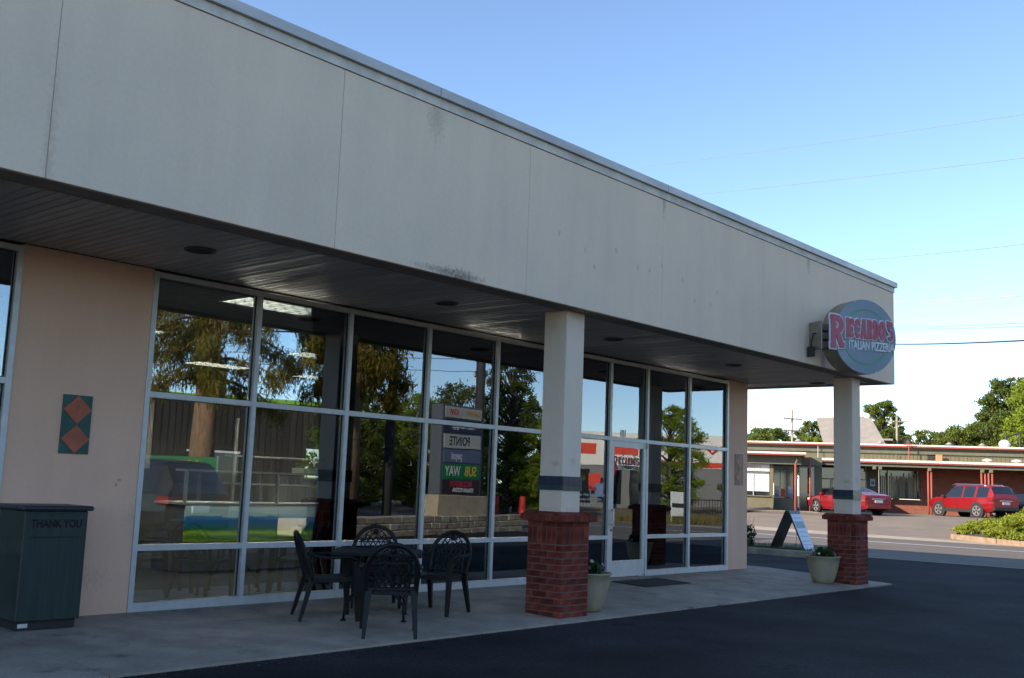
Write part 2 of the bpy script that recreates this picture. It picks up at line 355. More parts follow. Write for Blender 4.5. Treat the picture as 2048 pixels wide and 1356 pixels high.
# soffit of separate ribbed panels
sb = MB(); w = .302
prof = [(0,.004),(.010,.0),(.078,.003),(.090,.010),(.100,.0),(.180,.004),(.190,.010),(.200,.0),(.290,.003),(w-.004,.008),(w-.004,.03),(0,.03)]
def soffit_mesh(y0, y1):
    mb = MB(); mb.loft([[(x, y1, z) for x, z in prof], [(x, y0, z) for x, z in prof]], True, True)
    return mb.mesh('soffit_panel', M_soffit)
sm1 = soffit_mesh(-D+.30, -.005); sm2 = soffit_mesh(-D+.30, 11)
x = -10.3
while x + w < XE-.30:
    me = sm2 if x > 12.54 else sm1
    place(me, 'soffit_panel', bld, (x, 0, 3.480+random.uniform(-.0015,.0015)), (0, random.uniform(-.006,.006), 0)); x += w
MB().box(-10.4, XE-.3, -D+.3, -.002, 3.52, 3.53).build('soffit_deck', M_dark, bld)
MB().box(12.54, XE-.3, 0, 11, 3.52, 3.53).build('soffit_deck', M_dark, bld)
# downlights, the shade of each hollow drawn as a flat dark disc
M_can = mat('downlight_trim', (0.08,0.075,0.07), .5)
for x in (-6.95,-3.6,-.26,3.04,6.39,9.78,12.9):
    dl = MB().lathe([(.150,3.481),(.150,3.468),(.128,3.465),(.122,3.470)], 28, x, -1.24, False, False).build('downlight', M_can, bld, smooth=True)
    MB().lathe([(.124,3.4705),(.10,3.4725)], 28, x, -1.24, False, True).build('downlight_shade_disc', M_dark, dl)
MB().box(-10.4, XE-.05, -D+.298, -D+.312, ZB-.0, 3.5).build('soffit_edge_trim', M_under, bld)
# storefront glazing
XM = [0.0,1.327,2.665,4.012,5.369,6.73,8.0935,9.1453,10.4685,11.814]
Z1 = 0.629; Z2 = 2.18; ZS = 3.455; FW = .055; FY0 = -.012; FY1 = .098
def jamb(x0, x1, z0, z1, name='mullion'): MB().box(x0, x1, FY0, FY1, z0, z1).build(name, M_alum, bld)
def rail(x0, x1, zc, h=.058, name='rail'): MB().box(x0, x1, FY0+.003, FY1-.003, zc-h/2, zc+h/2).build(name, M_alum, bld)
def pane(x0, x1, z0, z1):
    e = .004
    gk = MB()
    for q in ((x0,x0+.014,z0,z1),(x1-.014,x1,z0,z1),(x0+.014,x1-.014,z0,z0+.012),(x0+.014,x1-.014,z1-.012,z1)):
        gk.box(q[0]+e, q[1]-e, .030, .055, q[2]+e, q[3]-e)
    p = MB().box(x0+e, x1-e, .040, .0415, z0+e, z1-e).build('pane', M_glass, bld)
    gk.build('gasket', M_gask, p)
    return p
def bay(x0, x1, xl, xr):
    # xl, xr: inner edges
    rail(xl, xr, .045, .09, 'sill_rail'); rail(xl, xr, Z1); rail(xl, xr, Z2); rail(xl, xr, ZS-.03, .055, 'head_rail')
    pane(xl, xr, .09, Z1-.029); pane(xl, xr, Z1+.029, Z2-.029); pane(xl, xr, Z2+.029, ZS-.058)
edges = []
for i, x in enumerate(XM):
    a_ = x if i == 0 else (x-FW if i == 9 else x-FW/2); edges.append((a_, a_+FW)); jamb(a_, a_+FW, -.02, ZS)
for i in range(9):
    xl, xr = edges[i][1], edges[i+1][0]
    if i == 6:
        rail(xl, xr, Z2); rail(xl, xr, ZS-.03, .055, 'head_rail'); pane(xl, xr, Z2+.029, ZS-.058)
    else: bay(XM[i], XM[i+1], xl, xr)
for k in range(5):   # neighbouring unit at the left edge
    xr = -1.353 - k*1.35; jamb(xr-FW, xr, -.02, ZS)
    if k < 4: bay(0, 0, xr-1.35, xr-FW)
# entrance door
door = thing('door', None, None, (0,0,0)); door.parent = bld
dx0, dx1 = edges[6][1]+.006, edges[7][0]-.006; dz1 = Z2-.034; dy0, dy1 = -.006, .045
MB().box(dx0, dx0+.075, dy0, dy1, .012, dz1).build('stile', M_alum, door)
MB().box(dx1-.075, dx1, dy0, dy1, .012, dz1).build('stile', M_alum, door)
MB().box(dx0+.077, dx1-.077, dy0+.001, dy1-.001, .012, .262).build('bottom_rail', M_alum, door)
MB().box(dx0+.077, dx1-.077, dy0+.001, dy1-.001, dz1-.09, dz1).build('top_rail', M_alum, door)
MB().box(dx0+.077, dx1-.077, .018, .022, .264, dz1-.092).build('pane', M_glass, door)
MB().box(dx0+.077, dx1-.077, .05, .07, 1.035, 1.06).build('push_bar', M_alum, door)
h = MB(); h.bbox(dx0+.005, dx0+.05, -.06, -.045, .80, 1.08, .004); h.box(dx0+.02, dx0+.035, -.045, -.006, .82, .84); h.box(dx0+.02, dx0+.035, -.045, -.006, 1.04, 1.06)
h.build('handle', mat('handle_metal', (.45,.46,.47), .3, metal=.8), door)
MB().lathe([(.018,0),(.018,.012)], 16, 0, 0, True, True).build('lock', M_dark, door, loc=(dx0+.03,-.006,.74)).rotation_euler = (R(90),0,0)
MB().box(dx1-.012, dx1+.02, -.03, -.008, dz1-.09, dz1+.01).build('hinge', M_coping, door)
MB().box(dx1-.012, dx1+.02, -.03, -.008, .0, .05).build('hinge', M_coping, door)
M_dec_w = mat('vinyl_white', (.75,.75,.73), .6); M_dec_r = mat('vinyl_red', (.42,.03,.05), .5); M_dec_k = mat('vinyl_black', (.02,.02,.02), .5)
dxc = (dx0+dx1)/2

# slab-serif letters drawn from strokes (flat shapes on a 0..1 box)
def arc(cx, cz, rx, rz, a0, a1, n=10): return [(cx+rx*math.cos(R(a0+(a1-a0)*i/n)), cz+rz*math.sin(R(a0+(a1-a0)*i/n))) for i in range(n+1)]
LET = {
 'R': ([[(.2,0),(.2,1)],[(.2,.93),(.5,.93)]+arc(.5,.72,.3,.21,90,-90)+[(.2,.51)],[(.48,.5),(.8,.08),(.95,.08)]], [(.0,.4,.0,.12),(.0,.35,.88,1)]),
 'I': ([[(.5,0),(.5,1)]], [(.22,.78,0,.12),(.22,.78,.88,1)]),
 'C': ([arc(.52,.5,.38,.44,45,315,18)], [(.76,.92,.62,.86)]),
 'A': ([[(.12,0),(.5,1)],[(.5,1),(.88,0)],[(.25,.33),(.75,.33)]], [(-.04,.3,0,.1),(.7,1.04,0,.1)]),
 'D': ([[(.2,0),(.2,1)],[(.2,.92),(.42,.92)]+arc(.42,.5,.42,.42,90,-90,14)+[(.2,.08)]], [(.0,.3,0,.12),(.0,.3,.88,1)]),
 'O': ([arc(.5,.5,.38,.44,0,360,24)], []),
 'S': ([arc(.5,.73,.33,.22,30,270,12)+arc(.5,.28,.34,.23,90,-150,12)], []),
 "'": ([[(.5,1.02),(.42,.78)]], []),
}
WID = {'I':.62, "'":.35, 'R':1.02, 'A':1.08}
def slab_word(mb, word, x, z, hgt, adv, th, depth, grow=0.0, y=0.0, kx=.8):
    lay = 0
    for ch in word:
        st, sf = LET[ch]; sx = hgt*kx
        for s_ in st:
            for i in range(len(s_)-1):
                (ax, az), (bx, bz) = s_[i], s_[i+1]
                A = Vector((x+ax*sx, y-lay*.00012, z+az*hgt)); B = Vector((x+bx*sx, y-lay*.00012, z+bz*hgt)); lay = (lay+1) % 9
                d = (B-A); L = d.length
                if L < 1e-5: continue
                d /= L; e = th*.5+grow
                mb.bar(A-d*(th*.22+grow), B+d*(th*.22+grow), 2*e, depth, up=(0,1,0))
        for (x0, x1, z0, z1) in sf:
            lay = (lay+1) % 9; yy = y-lay*.00012
            mb.box(x+x0*sx-grow, x+x1*sx+grow, yy-depth/2, yy+depth/2, z+z0*hgt-grow, z+z1*hgt+grow)
        x += adv*hgt*WID.get(ch, 1.0)
    return x
dl = MB(); slab_word(dl, 'R', dx0+.085, 1.70, .21, .8, .036, .001, 0, .0135, .62)
dl.build('door_initial', M_dec_r, door)
dl = MB(); slab_word(dl, "ICCARDO'S", dx0+.215, 1.78, .115, .66, .023, .001, 0, .0135, .53)
dl.build('door_lettering', M_dec_r, door, kind='stuff')
dl = MB(); dl.tube([(dxc+.02+.24*math.cos(t_*math.pi/20), .0138, 1.83+.125*math.sin(t_*math.pi/20)) for t_ in range(41)], .006, 4); dl.build('door_logo_ring', M_dec_w, door)
text('ITALIAN PIZZERIA', .062, M_dec_k, door, (dxc+.06,.0128,1.735), depth=.0004, offset=.002, sx=.9)
# hours lettering on the pane left of the door, suite number above it
px = (edges[5][1]+edges[6][0])/2+.25
hrs = text("Monday - Friday 11:00am to 9:00pm", .052, M_dec_w, bld, (px,.0385,1.285), depth=.0004)
text("Saturday 11:00am to 9:00pm", .052, M_dec_w, bld, (px,.0385,1.215), depth=.0004)
text("Sunday Closed", .052, M_dec_w, bld, (px,.0385,1.14), depth=.0004)
text("Pizza", .10, M_dec_r, bld, (px+.05,.0385,1.38), depth=.0004, shear=.2, offset=.003)
text("101", .15, M_dec_w, bld, (dxc-.12,.0385,2.275), depth=.0004, offset=.008, sx=.8)
text("101", .15, M_dec_k, bld, (dxc-.12,.0375,2.275), depth=.0003, offset=-.001, sx=.8)
# diamond tile panels on the two piers
M_teal = mat('teal_tile', (0.028,0.10,0.085), .55, var=.2, vscale=8); M_terra = mat('terracotta_tile', (0.46,0.13,0.07), .7, var=.2, vscale=12)
M_teal2 = mat('bare_stone_tile', (0.36,0.27,0.21), .7, var=.15, vscale=12)
def diamonds(x0, x1, z0, z1, base, Md):
    p = MB().box(x0, x1, -.016, .0, z0, z1).build('tile_panel', base, bld)
    hh = (z1-z0)/2; cx = (x0+x1)/2
    for k in range(2):
        zc = z0+hh*(k+.5); w_ = (x1-x0)/2-.004; h_ = hh/2-.004; q = MB()
        q.loft([[(cx-w_,y,zc),(cx,y,zc-h_),(cx+w_,y,zc),(cx,y,zc+h_)] for y in (-.012,-.024)], True, True); q.build('diamond_tile', Md, p)
diamonds(-.847, -.555, 1.538, 2.102, M_teal, M_terra); diamonds(12.06, 12.35, 1.54, 2.115, M_teal2, mat('faded_tile', (.50,.27,.19), .7, var=.15, vscale=12))

# ------------------------------------------------------------------ interior seen through the glass
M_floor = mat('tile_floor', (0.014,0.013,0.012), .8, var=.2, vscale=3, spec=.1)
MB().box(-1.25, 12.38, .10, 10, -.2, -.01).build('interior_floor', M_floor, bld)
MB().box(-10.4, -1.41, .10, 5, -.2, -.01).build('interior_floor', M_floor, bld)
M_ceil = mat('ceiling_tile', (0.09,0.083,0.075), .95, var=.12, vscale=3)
LAMPS = ((.12, (1.24, 4.9, 9.78)), (3.78, (1.24, 4.9, 9.78)), (6.83, (4.9, 7.34, 11.0)))
cm_ = MB().box(.01, 1.20, .01, .60, 3.39, 3.41).mesh('ceiling_tile', M_ceil)
for i in range(11):
    for j in range(16):
        if any(abs(-1.2+i*1.22-lx_) < .9 and abs(.12+j*.61-ly_) < .4 for ly_, xs_ in LAMPS for lx_ in xs_): continue
        place(cm_, 'ceiling_tile', bld, (-1.2+i*1.22, .12+j*.61, 0))
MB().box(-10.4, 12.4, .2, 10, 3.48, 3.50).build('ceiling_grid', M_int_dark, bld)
M_lamp = mat('fluorescent_lens', (.8,.8,.8), .5, emit=(1,.93,.80), estr=60.0); M_louv = mat('lamp_louvre', (.018,.018,.017), .6)
n_l = 0
for jy, xs_ in LAMPS:
    for x in xs_:
        pos = {.12:'by the window wall', 3.78:'above the counter', 6.83:'at the back of the room'}[jy]
        nth = ['leftmost','middle','rightmost'][xs_.index(x)]
        tr = thing('ceiling_light', f'{nth} recessed fluorescent ceiling light {pos}, behind the glass', 'light', (x,jy,3.36), 0, 'recessed ceiling lights')
        MB().box(.03, 1.17, .03, .56, .102, .106).build('diffuser', M_lamp, tr)
        lv = MB()
        for k in range(7): lv.box(.02+k*.19, .028+k*.19, .02, .57, 0.03, .10)
        for k in range(4): lv.box(.02, 1.18, .02+k*.18, .026+k*.18, 0.031, .099)
        lv.build('louvre', M_louv, tr)
# counter with landscape picture panels
def mural_mat():
    M = bpy.data.materials.new('landscape_print'); M.use_nodes = True; nt = M.node_tree; N = nt.nodes; Lk = nt.links
    b = N['Principled BSDF']; b.inputs['Roughness'].default_value = .4
    tc = N.new('ShaderNodeTexCoord'); sp = N.new('ShaderNodeSeparateXYZ'); Lk.new(tc.outputs['Object'], sp.inputs[0])
    nz = N.new('ShaderNodeTexNoise'); nz.noise_dimensions = '1D'; nz.inputs['Scale'].default_value = 1.3; nz.inputs['Detail'].default_value = 3; Lk.new(sp.outputs['X'], nz.inputs['W'])
    ad = N.new('ShaderNodeMath'); ad.operation = 'MULTIPLY_ADD'; Lk.new(nz.outputs['Fac'], ad.inputs[0]); ad.inputs[1].default_value = -.10; Lk.new(sp.outputs['Z'], ad.inputs[2])
    mp = N.new('ShaderNodeMapping'); mp.inputs['Scale'].default_value = (1.5,1,14); Lk.new(tc.outputs['Object'], mp.inputs[0])
    n2 = N.new('ShaderNodeTexNoise'); n2.inputs['Scale'].default_value = 2; Lk.new(mp.outputs[0], n2.inputs['Vector'])
    a2 = N.new('ShaderNodeMath'); a2.operation = 'MULTIPLY_ADD'; Lk.new(n2.outputs['Fac'], a2.inputs[0]); a2.inputs[1].default_value = .07; Lk.new(ad.outputs[0], a2.inputs[2])
    cr = N.new('ShaderNodeValToRGB'); cr.color_ramp.interpolation = 'LINEAR'; e = cr.color_ramp.elements
    st = [(0,(.05,.12,.01)),(.38,(.30,.46,.02)),(.46,(.07,.18,.02)),(.52,(.34,.54,.03)),(.57,(.02,.16,.07)),(.64,(.01,.15,.26)),(.70,(.02,.15,.42)),(.755,(.08,.28,.60)),(.765,(.48,.68,.72)),(1,(.58,.75,.76))]
    e[0].position = 0; e[0].color = (*st[0][1],1); e[1].position = 1; e[1].color = (*st[-1][1],1)
    for p_, c_ in st[1:-1]:
        q = e.new(p_); q.color = (*c_,1)
    Lk.new(a2.outputs[0], cr.inputs[0]); Lk.new(cr.outputs[0], b.inputs['Base Color']); return M
M_mural = mural_mat(); M_steel = mat('brushed_steel', (.45,.45,.44), .35, metal=.7)
ct = thing('serving_counter', 'long serving counter with blue and green landscape picture panels behind the glass', 'counter', (2.83,3.6,0))
for k in range(4): MB().box(k*1.62+.004, (k+1)*1.62-.004, 0, .02, 0.42, .94).build('picture_panel', M_mural, ct)
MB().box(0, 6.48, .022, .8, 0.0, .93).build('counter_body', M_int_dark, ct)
MB().box(-.02, 6.5, -.02, .82, .942, .975).build('counter_top', M_steel, ct)
for k in range(5): MB().box(k*1.6, k*1.6+.045, .05, .09, .977, 1.42).build('guard_post', M_steel, ct)
MB().box(-.02, 6.5, .0, .30, 1.42, 1.45).build('shelf', M_steel, ct)
g_ = MB().box(0, 6.4, .06, .066, .99, 1.40).build('sneeze_guard', glass_mat('guard_glass', (.9,.93,.93), .05), ct)
M_card = mat('carton_white', (.6,.6,.58), .8)
MB().box(0,.42,0,.3,0,.085).build('pizza_carton', M_card, None, loc=(4.9,3.62,1.452), label='flat white carton on the counter shelf, left one', cat='carton', group='cartons on the shelf')
for k in range(2):
    MB().box(0,.40,0,.3,0,.06).build('pizza_carton', M_card, None, loc=(5.75,3.62,1.452+k*.061), label=('flat white carton lying on the shelf at right, bottom one','flat white carton on top of another at right of the shelf')[k], cat='carton', group='cartons on the shelf')
q = MB(); q.bbox(0,.5,0,.35,0,.22,.05); q.build('cash_register', M_int_dark, None, loc=(5.22,3.62,1.452), label='black cash register on the counter shelf between the cartons', cat='register')
# dark fridge at left, curtains, back shelves
fr = thing('drinks_fridge', 'tall dark drinks cabinet left of the picture panels behind the glass', 'fridge', (1.0,4.2,0))
MB().bbox(0,1.5,0,.8,0,1.15,.02).build('body', M_int_dark, fr); MB().box(.05,1.45,-.02,0,.1,1.1).build('door', M_dark, fr)
M_curt = mat('curtain_cloth', (.16,.14,.12), .9, var=.2, vscale=3)
cu = MB(); pts0 = [(x_, 8.6+.05*math.sin(x_*16)+.02*math.sin(x_*37)) for x_ in np.arange(0.0,5.2,.04)]
cu.loft([[(a_, b_, 1.45) for a_, b_ in pts0], [(a_, b_, 3.0) for a_, b_ in pts0]], closed=False)
cu.build('curtain', M_curt, None, True, label='grey brown pleated curtain at the back of the dining room', cat='curtain')
sh_ = thing('wall_shelf', 'steel wall shelf rack along the back of the kitchen', 'shelf', (6.6,8.0,0))
for z_ in (1.2,1.75): MB().box(0,4.5,0,.35,z_,z_+.03).build('shelf_board', M_steel, sh_)
for x_ in (0,2.2,4.45): MB().box(x_,x_+.05,0,.04,.0,2.5).build('upright', M_steel, sh_)

# ------------------------------------------------------------------ columns with brick bases
M_brick = mat('red_brick', (0.205,0.045,0.031), .95, spec=.2, var=.4, vscale=11, bump=.4, bscale=90, rnd=.34)
M_mortar = mat('brick_mortar', (0.155,0.12,0.105), .95, var=.2, vscale=20)
M_navy = mat('navy_tile', (0.018,0.03,0.062), .3, rnd=.15); M_gteal = mat('green_tile', (0.02,0.07,0.072), .3, rnd=.15)
CYC = -2.037; HB = .2576; HC = .323; HS = .172
bt = .09; jn = .0075
bl = (2*HB-bt)/2 - jn
me_str = MB().bbox(-bl/2, bl/2, -bt/2, bt/2, -.0325, .0325, .003).mesh('brick', M_brick)
me_sol = MB().bbox(-.0325, .0325, -bt/2, bt/2, -.097, .097, .003).mesh('brick', M_brick)
capL = .20
cb = MB(); cb.loft([[(-.029,-.10,0),(.029,-.10,0),(.029,.06,0),(-.029,.06,0)],[(-.029,-.10,.062),(.029,-.10,.062),(.029,.06,.105),(-.029,.06,.105)]], True, True)
me_cap = cb.mesh('brick', M_brick)
def column(cx, label):
    t = thing('porch_column', label, 'column', (cx, CYC, 0), 0, 'porch columns')
    z0 = SL*(CYC+HB) - .0
    base = MB().box(-HB+.0035, HB-.0035, -HB+.0035, HB-.0035, -.2, .995)
    base.box(-HC+.02, HC-.02, -HC+.02, HC-.02, .993, 1.035)
    base = base.build('brick_base', M_mortar, t)
    rnd = random.Random(int(cx*10))
    def put(me, x, y, z, k):
        c_, s_ = math.cos(k*math.pi/2), math.sin(k*math.pi/2); j = rnd.uniform(-.0006,.0006)
        y += j; place(me, 'brick', base, (x*c_-y*s_, x*s_+y*c_, z), (0, 0, k*math.pi/2))
    zb_ = -.105; ch = (.728-zb_)/11
    for i in range(11):
        z = zb_ + ch*(i+.5)
        for k in range(4):
            for q in range(2):
                x = (-HB + bl/2 + (bl+jn)*q) if i % 2 == 0 else (HB - bl/2 - (bl+jn)*q); put(me_str, x, -HB+bt/2, z, k)
    nS = 7; stp = (2*HB-bt)/ (nS-1)
    for k in range(4):
        for q in range(nS-1): put(me_sol, -HB+stp*(q+.5), -HB+bt/2, .83, k)
        for q in range(2): put(me_str, -HB+bl/2+(bl+jn)*q, -HB+bt/2, .963, k)
        n_ = 9; st2 = (2*HC-.16)/n_
        for q in range(n_): put(me_cap, -HC+st2*(q+.5), -HC+.10, 1.0, k)
    MB().box(-HC+.16,HC-.16,-HC+.16,HC-.16,1.02,1.098).build('cap_mortar', M_mortar, base)
    MB().bbox(-HS, HS, -HS, HS, 1.08, 3.478, .006).build('shaft', M_shaft, t)
    band = MB().box(-HS-.003, HS+.003, -HS-.003, HS+.003, 1.349, 1.514).build('tile_band', M_mortar, t)
    tw = 2*(HS+.012)/3.5
    mn = MB().box(-tw/2+.002, tw/2-.002, -.012, 0, -.055, .055).mesh('tile', M_navy); mh = MB().box(-tw/4+.002, tw/4-.002, -.012, 0, -.055, .055).mesh('tile', M_navy)
    mg = MB().box(-tw/2+.002, tw/2-.002, -.012, 0, -.024, .024).mesh('tile', M_gteal); mgh = MB().box(-tw/4+.002, tw/4-.002, -.012, 0, -.024, .024).mesh('tile', M_gteal)
    for k in range(4):
        c_, s_ = math.cos(k*math.pi/2), math.sin(k*math.pi/2)
        for q in range(4):
            w0 = -HS-.012+tw*q; half = q == 3; x = w0+(tw/4 if half else tw/2); y = -HS-.004
            for me, z in ((mh if half else mn, 1.458),(mgh if half else mg, 1.375)):
                place(me, 'tile', band, (x*c_-y*s_, x*s_+y*c_, z), (0,0,k*math.pi/2))
    return t
column(4.28, 'pale square column on red brick base beside the patio table')
column(12.387, 'pale square column on red brick base at the canopy corner, under the round sign')

# ------------------------------------------------------------------ round projecting sign
sg_c = Vector((10.62, -3.12, 3.935)); sdir = Vector((.877,-.48,0)).normalized(); snrm = Vector((-sdir.y*-1, 0, 0))
rzs = math.atan2(sdir.y, sdir.x)
sgn = thing('round_sign', 'round blue grey projecting pizzeria sign with red lettering on the canopy front', 'sign', sg_c, rzs)
RS = .60
M_sface = mat('sign_face', (.25,.33,.40), .10, metal=.0, spec=.9); M_sside = mat('sign_side', (.34,.29,.23), .45, var=.25, vscale=7, metal=.5)
def ydisc(mb, r, y0, y1, n=56):   # disc with axis along y
    return mb.loft([[(r*math.cos(2*math.pi*j/n), y, r*math.sin(2*math.pi*j/n)) for j in range(n)] for y in (y0, y1)], True, True)
o = ydisc(MB(), RS, 0, .34).build('drum', M_sside, sgn); shade_auto(o)
o = ydisc(MB(), RS-.004, -.012, -.001).build('face', M_sface, sgn); shade_auto(o)
M_sgreen = mat('sign_green', (.10,.40,.20), .5); M_sred = mat('sign_red', (.46,.12,.16), .4); M_swhite = mat('sign_white', (.68,.70,.74), .4)
rg = MB(); rg.loft([[((.44+a_)*math.cos(2*math.pi*j/56), -.016-b_, (.44+a_)*math.sin(2*math.pi*j/56)) for j in range(57)] for a_, b_ in ((-.009,0),(.009,0),(.009,.003),(-.009,.003))], closed=False)
rg.f = [f for f in rg.f]; rg.build('green_ring', M_sgreen, sgn)
tx = MB(); slab_word(tx, 'R', -.69, -.215, .50, .8, .085, .02, .022, -.030, .50); slab_word(tx, "ICCARDO'S", -.415, -.035, .30, .388, .044, .02, .016, -.030, .315)
tx.build('lettering_outline', M_swhite, sgn)
tx = MB(); slab_word(tx, 'R', -.69, -.215, .50, .8, .085, .02, 0, -.048, .50); slab_word(tx, "ICCARDO'S", -.415, -.035, .30, .388, .044, .02, 0, -.048, .315)
tx.build('lettering', M_sred, sgn)
text('ITALIAN PIZZERIA', .20, M_swhite, sgn, (.105,-.026,-.155), depth=.006, offset=.005, sx=.545)
for k, zc in enumerate((.12,-.02,-.17)):
    MB().bbox(-.78, -.45, .12, .30, zc-.055, zc+.055, .01).build('bracket', M_sside, sgn)
MB().box(-.80,-.775,.05,.36,-.25,.20).build('mount_plate', M_sside, sgn)
for a_ in (20,65,110,150,205,245,290,330):
    MB().sphere((.585*math.cos(R(a_)), -.014, .585*math.sin(R(a_))), .010, 8, 6).build('bolt', M_swhite, sgn)
MB().tube([(-.74,.20,.02),(-.86,.16,.0),(-.90,.16,-.12),(-.88,.20,-.26),(-.84,.30,-.30)], .014, 8).build('power_cable', M_dark, sgn, True)
MB().bbox(-.90,-.81,.18,.28,-.36,-.20,.01).build('junction_box', M_dark, sgn)

# ------------------------------------------------------------------ litter bin
M_bin = mat('bin_board', (0.017,0.033,0.030), .5, var=.3, vscale=2, stretch=(14,14,.8))
M_bintop = mat('bin_lid', (0.035,0.040,0.050), .45, var=.15, vscale=5)
bn = thing('litter_bin', 'dark green square litter bin marked thank you against the pink wall', 'bin', (-1.07,-.30,-.013), R(-2))
MB().bbox(-.285,.285,-.28,.27,.075,1.03,.008).build('body', M_bin, bn)
MB().box(-.26,.26,-.245,.25,0.0,.074).build('plinth', M_dark, bn)
MB().bbox(-.325,.325,-.32,.28,1.032,1.075,.016).build('lid', M_bintop, bn)
fp = MB().bbox(-.235,.235,-.287,-.279,.80,1.005,.003).build('flap', M_bin, bn)
text('THANK YOU', .098, mat('bin_lettering', (.002,.003,.003), .8), fp, (0,-.288,.915), depth=.002, offset=.0028, sx=.80)
MB().box(-.236,.236,-.283,-.2795,.792,.799).build('flap_gap', M_dark, bn)
MB().box(-.245,-.16,-.2475,-.2455,.02,.055).build('sticker', M_card, bn)
for x_ in (-.22,.22): MB().lathe([(.025,-.0),(.025,.03)],10,x_,-.2).build('foot', M_dark, bn)

# ------------------------------------------------------------------ patio chairs and table
M_res = mat('dark_resin', (0.006,0.0065,0.008), .5, spec=.3, var=.15, vscale=9)
def chair_parts():
    P = []
    # back frame: an arch leaning backwards
    def bk(z): return -.205 - .13*max(0, (z-.40))/.48 - .03*max(0,(z-.4)/.48)**2
    arch = []
    for i in range(7): z = .40+.22*i/6; arch.append((-.235-.012*i/6, bk(z), z))
    for i in range(1, 16):
        a = math.pi*(1-i/16); z = .62+.255*math.sin(a); arch.append((.247*math.cos(a), bk(z), z))
    for i in range(7): z = .62-.22*i/6; arch.append((.247-.012*i/6, bk(z), z))
    P.append(('back_frame', MB().tube(arch, .024, 8, flat=.75, up=(0,1,0)), True))
    # lattice, clipped to the arch
    def inside(x, z): return abs(x) < .172 and z > .44 and (z < .62 or (x*x + ((z-.62)*.95)**2) < .212**2)
    lt = MB()
    for sgn_ in (1, -1):
        for c_ in np.arange(-.75, .9, .088):
            run = []
            for s_ in np.arange(-.3, .3, .01):
                z = .62 + c_ + sgn_*s_*1.45
                if inside(s_, z) and z < .775: run.append((s_, bk(z)+.004*sgn_, z))
            if len(run) > 3: lt.bar(run[0], run[-1], .012, .008, up=(0,1,0))
    P.append(('lattice', lt, False))
    br = MB()
    for x_ in (-.172, .172): br.bar((x_, bk(.41), .41), (x_*.98, bk(.74), .74), .014, .014)
    br.bar((-.2, bk(.70), .70), (.2, bk(.70), .70), .012, .014); br.bar((-.225, bk(.45), .45), (.225, bk(.45), .45), .03, .016)
    P.append(('back_bar', br, False))
    orn = MB(); zc = .815; orn.loft([[(.034*math.cos(t)*r_, bk(zc)+y_, zc+.034*math.sin(t)*r_) for t in np.linspace(0, 2*math.pi, 14, endpoint=False)] for r_, y_ in ((1,.012),(1,-.012))], True, True)
    for s_ in (-1, 1):
        orn.tube([(s_*(.045+.036*(1-math.cos(t))), bk(.80), .79+.03*math.sin(t*1.6)+.012*t*.3) for t in np.linspace(0, 3.6, 12)], .007, 6)
        orn.tube([(s_*(.10+.022*math.cos(t)), bk(.77), .755+.022*math.sin(t)) for t in np.linspace(0, 5.2, 12)], .007, 6)
        orn.tube([(s_*.025, bk(.78), .79), (s_*.09, bk(.75), .735), (s_*.16, bk(.72), .705)], .007, 6)
    P.append(('rosette', orn, True))
    # seat
    seat = MB(); rows = []
    for j, y in enumerate(np.linspace(-.21, .25, 8)):
        wd = .225+.02*j/7; zz = .425+.012*(j/7)-.012*math.sin(math.pi*j/7) - (.02 if j == 7 else 0)
        rows.append([(-wd, y, zz+.008), (-wd*.5, y, zz), (wd*.5, y, zz), (wd, y, zz+.008), (wd, y, zz-.035), (-wd, y, zz-.035)])
    seat.loft(rows, True, True); P.append(('seat', seat, False))
    # legs
    for s_ in (-1, 1):
        P.append(('leg', MB().taper((s_*.215,-.20,.44), (s_*.245,-.315,0), .065,.05,.034,.03), False))
        P.append(('leg', MB().taper((s_*.262,.235,.60), (s_*.262,.275,0), .05,.085,.03,.045), False))
        arm = [(s_*.243,bk(.68)+.015,.68),(s_*.262,-.18,.645),(s_*.282,-.06,.635),(s_*.288,.06,.642),(s_*.284,.16,.645),(s_*.272,.225,.625),(s_*.264,.245,.57)]
        P.append(('armrest', MB().tube(arm, [.018,.024,.028,.028,.028,.03,.026], 8, flat=.6), True))
    return P
CH = [(n_, b_.mesh(n_, M_res, s_)) for n_, b_, s_ in chair_parts()]
def put_chair(x, y, fx, fy, label):
    rz = math.atan2(-fx, fy); t = thing('patio_chair', label, 'chair', (x, y, SL*y+.002), rz, 'dark patio chairs round the table')
    t.rotation_euler = (R(2.2)*math.cos(rz)*1.0, -R(2.2)*math.sin(rz)*1.0*-1, rz) if False else (0,0,rz)
    for n_, me in CH: place(me, n_, t)
put_chair(1.56,-2.13,.65,.76,'dark lattice patio chair nearest the asphalt, its back towards us')
put_chair(1.60,-1.13,.88,-.47,'dark lattice patio chair at the left of the table, seen from the side')
put_chair(2.99,-1.36,-.95,-.30,'dark lattice patio chair at the right of the table, towards the brick column')
put_chair(2.66,-.68,-.62,-.78,'dark lattice patio chair behind the table against the windows')
tb = thing('patio_table', 'dark square patio table between the four lattice chairs', 'table', (2.12,-1.30,SL*-1.3), R(-44))
tt = MB(); tt.bbox(-.47,.47,-.47,.47,.66,.695,.012); tt.build('table_top', mat('table_top_dark', (.008,.0085,.010), .6, var=.2, vscale=8, spec=.3), tb)
for sx_, sy_ in ((1,1),(1,-1),(-1,1),(-1,-1)):
    lp = [(sx_*.12,sy_*.12,.655),(sx_*.13,sy_*.13,.42),(sx_*.20,sy_*.20,.27),(sx_*.30,sy_*.30,.16),(sx_*.31,sy_*.31,.012)]
    l_ = MB().tube(lp, .014, 8); l_.lathe([(.032,0),(.032,.012),(.016,.02)], 12, sx_*.31, sy_*.31); l_.build('leg', M_res, tb, True)
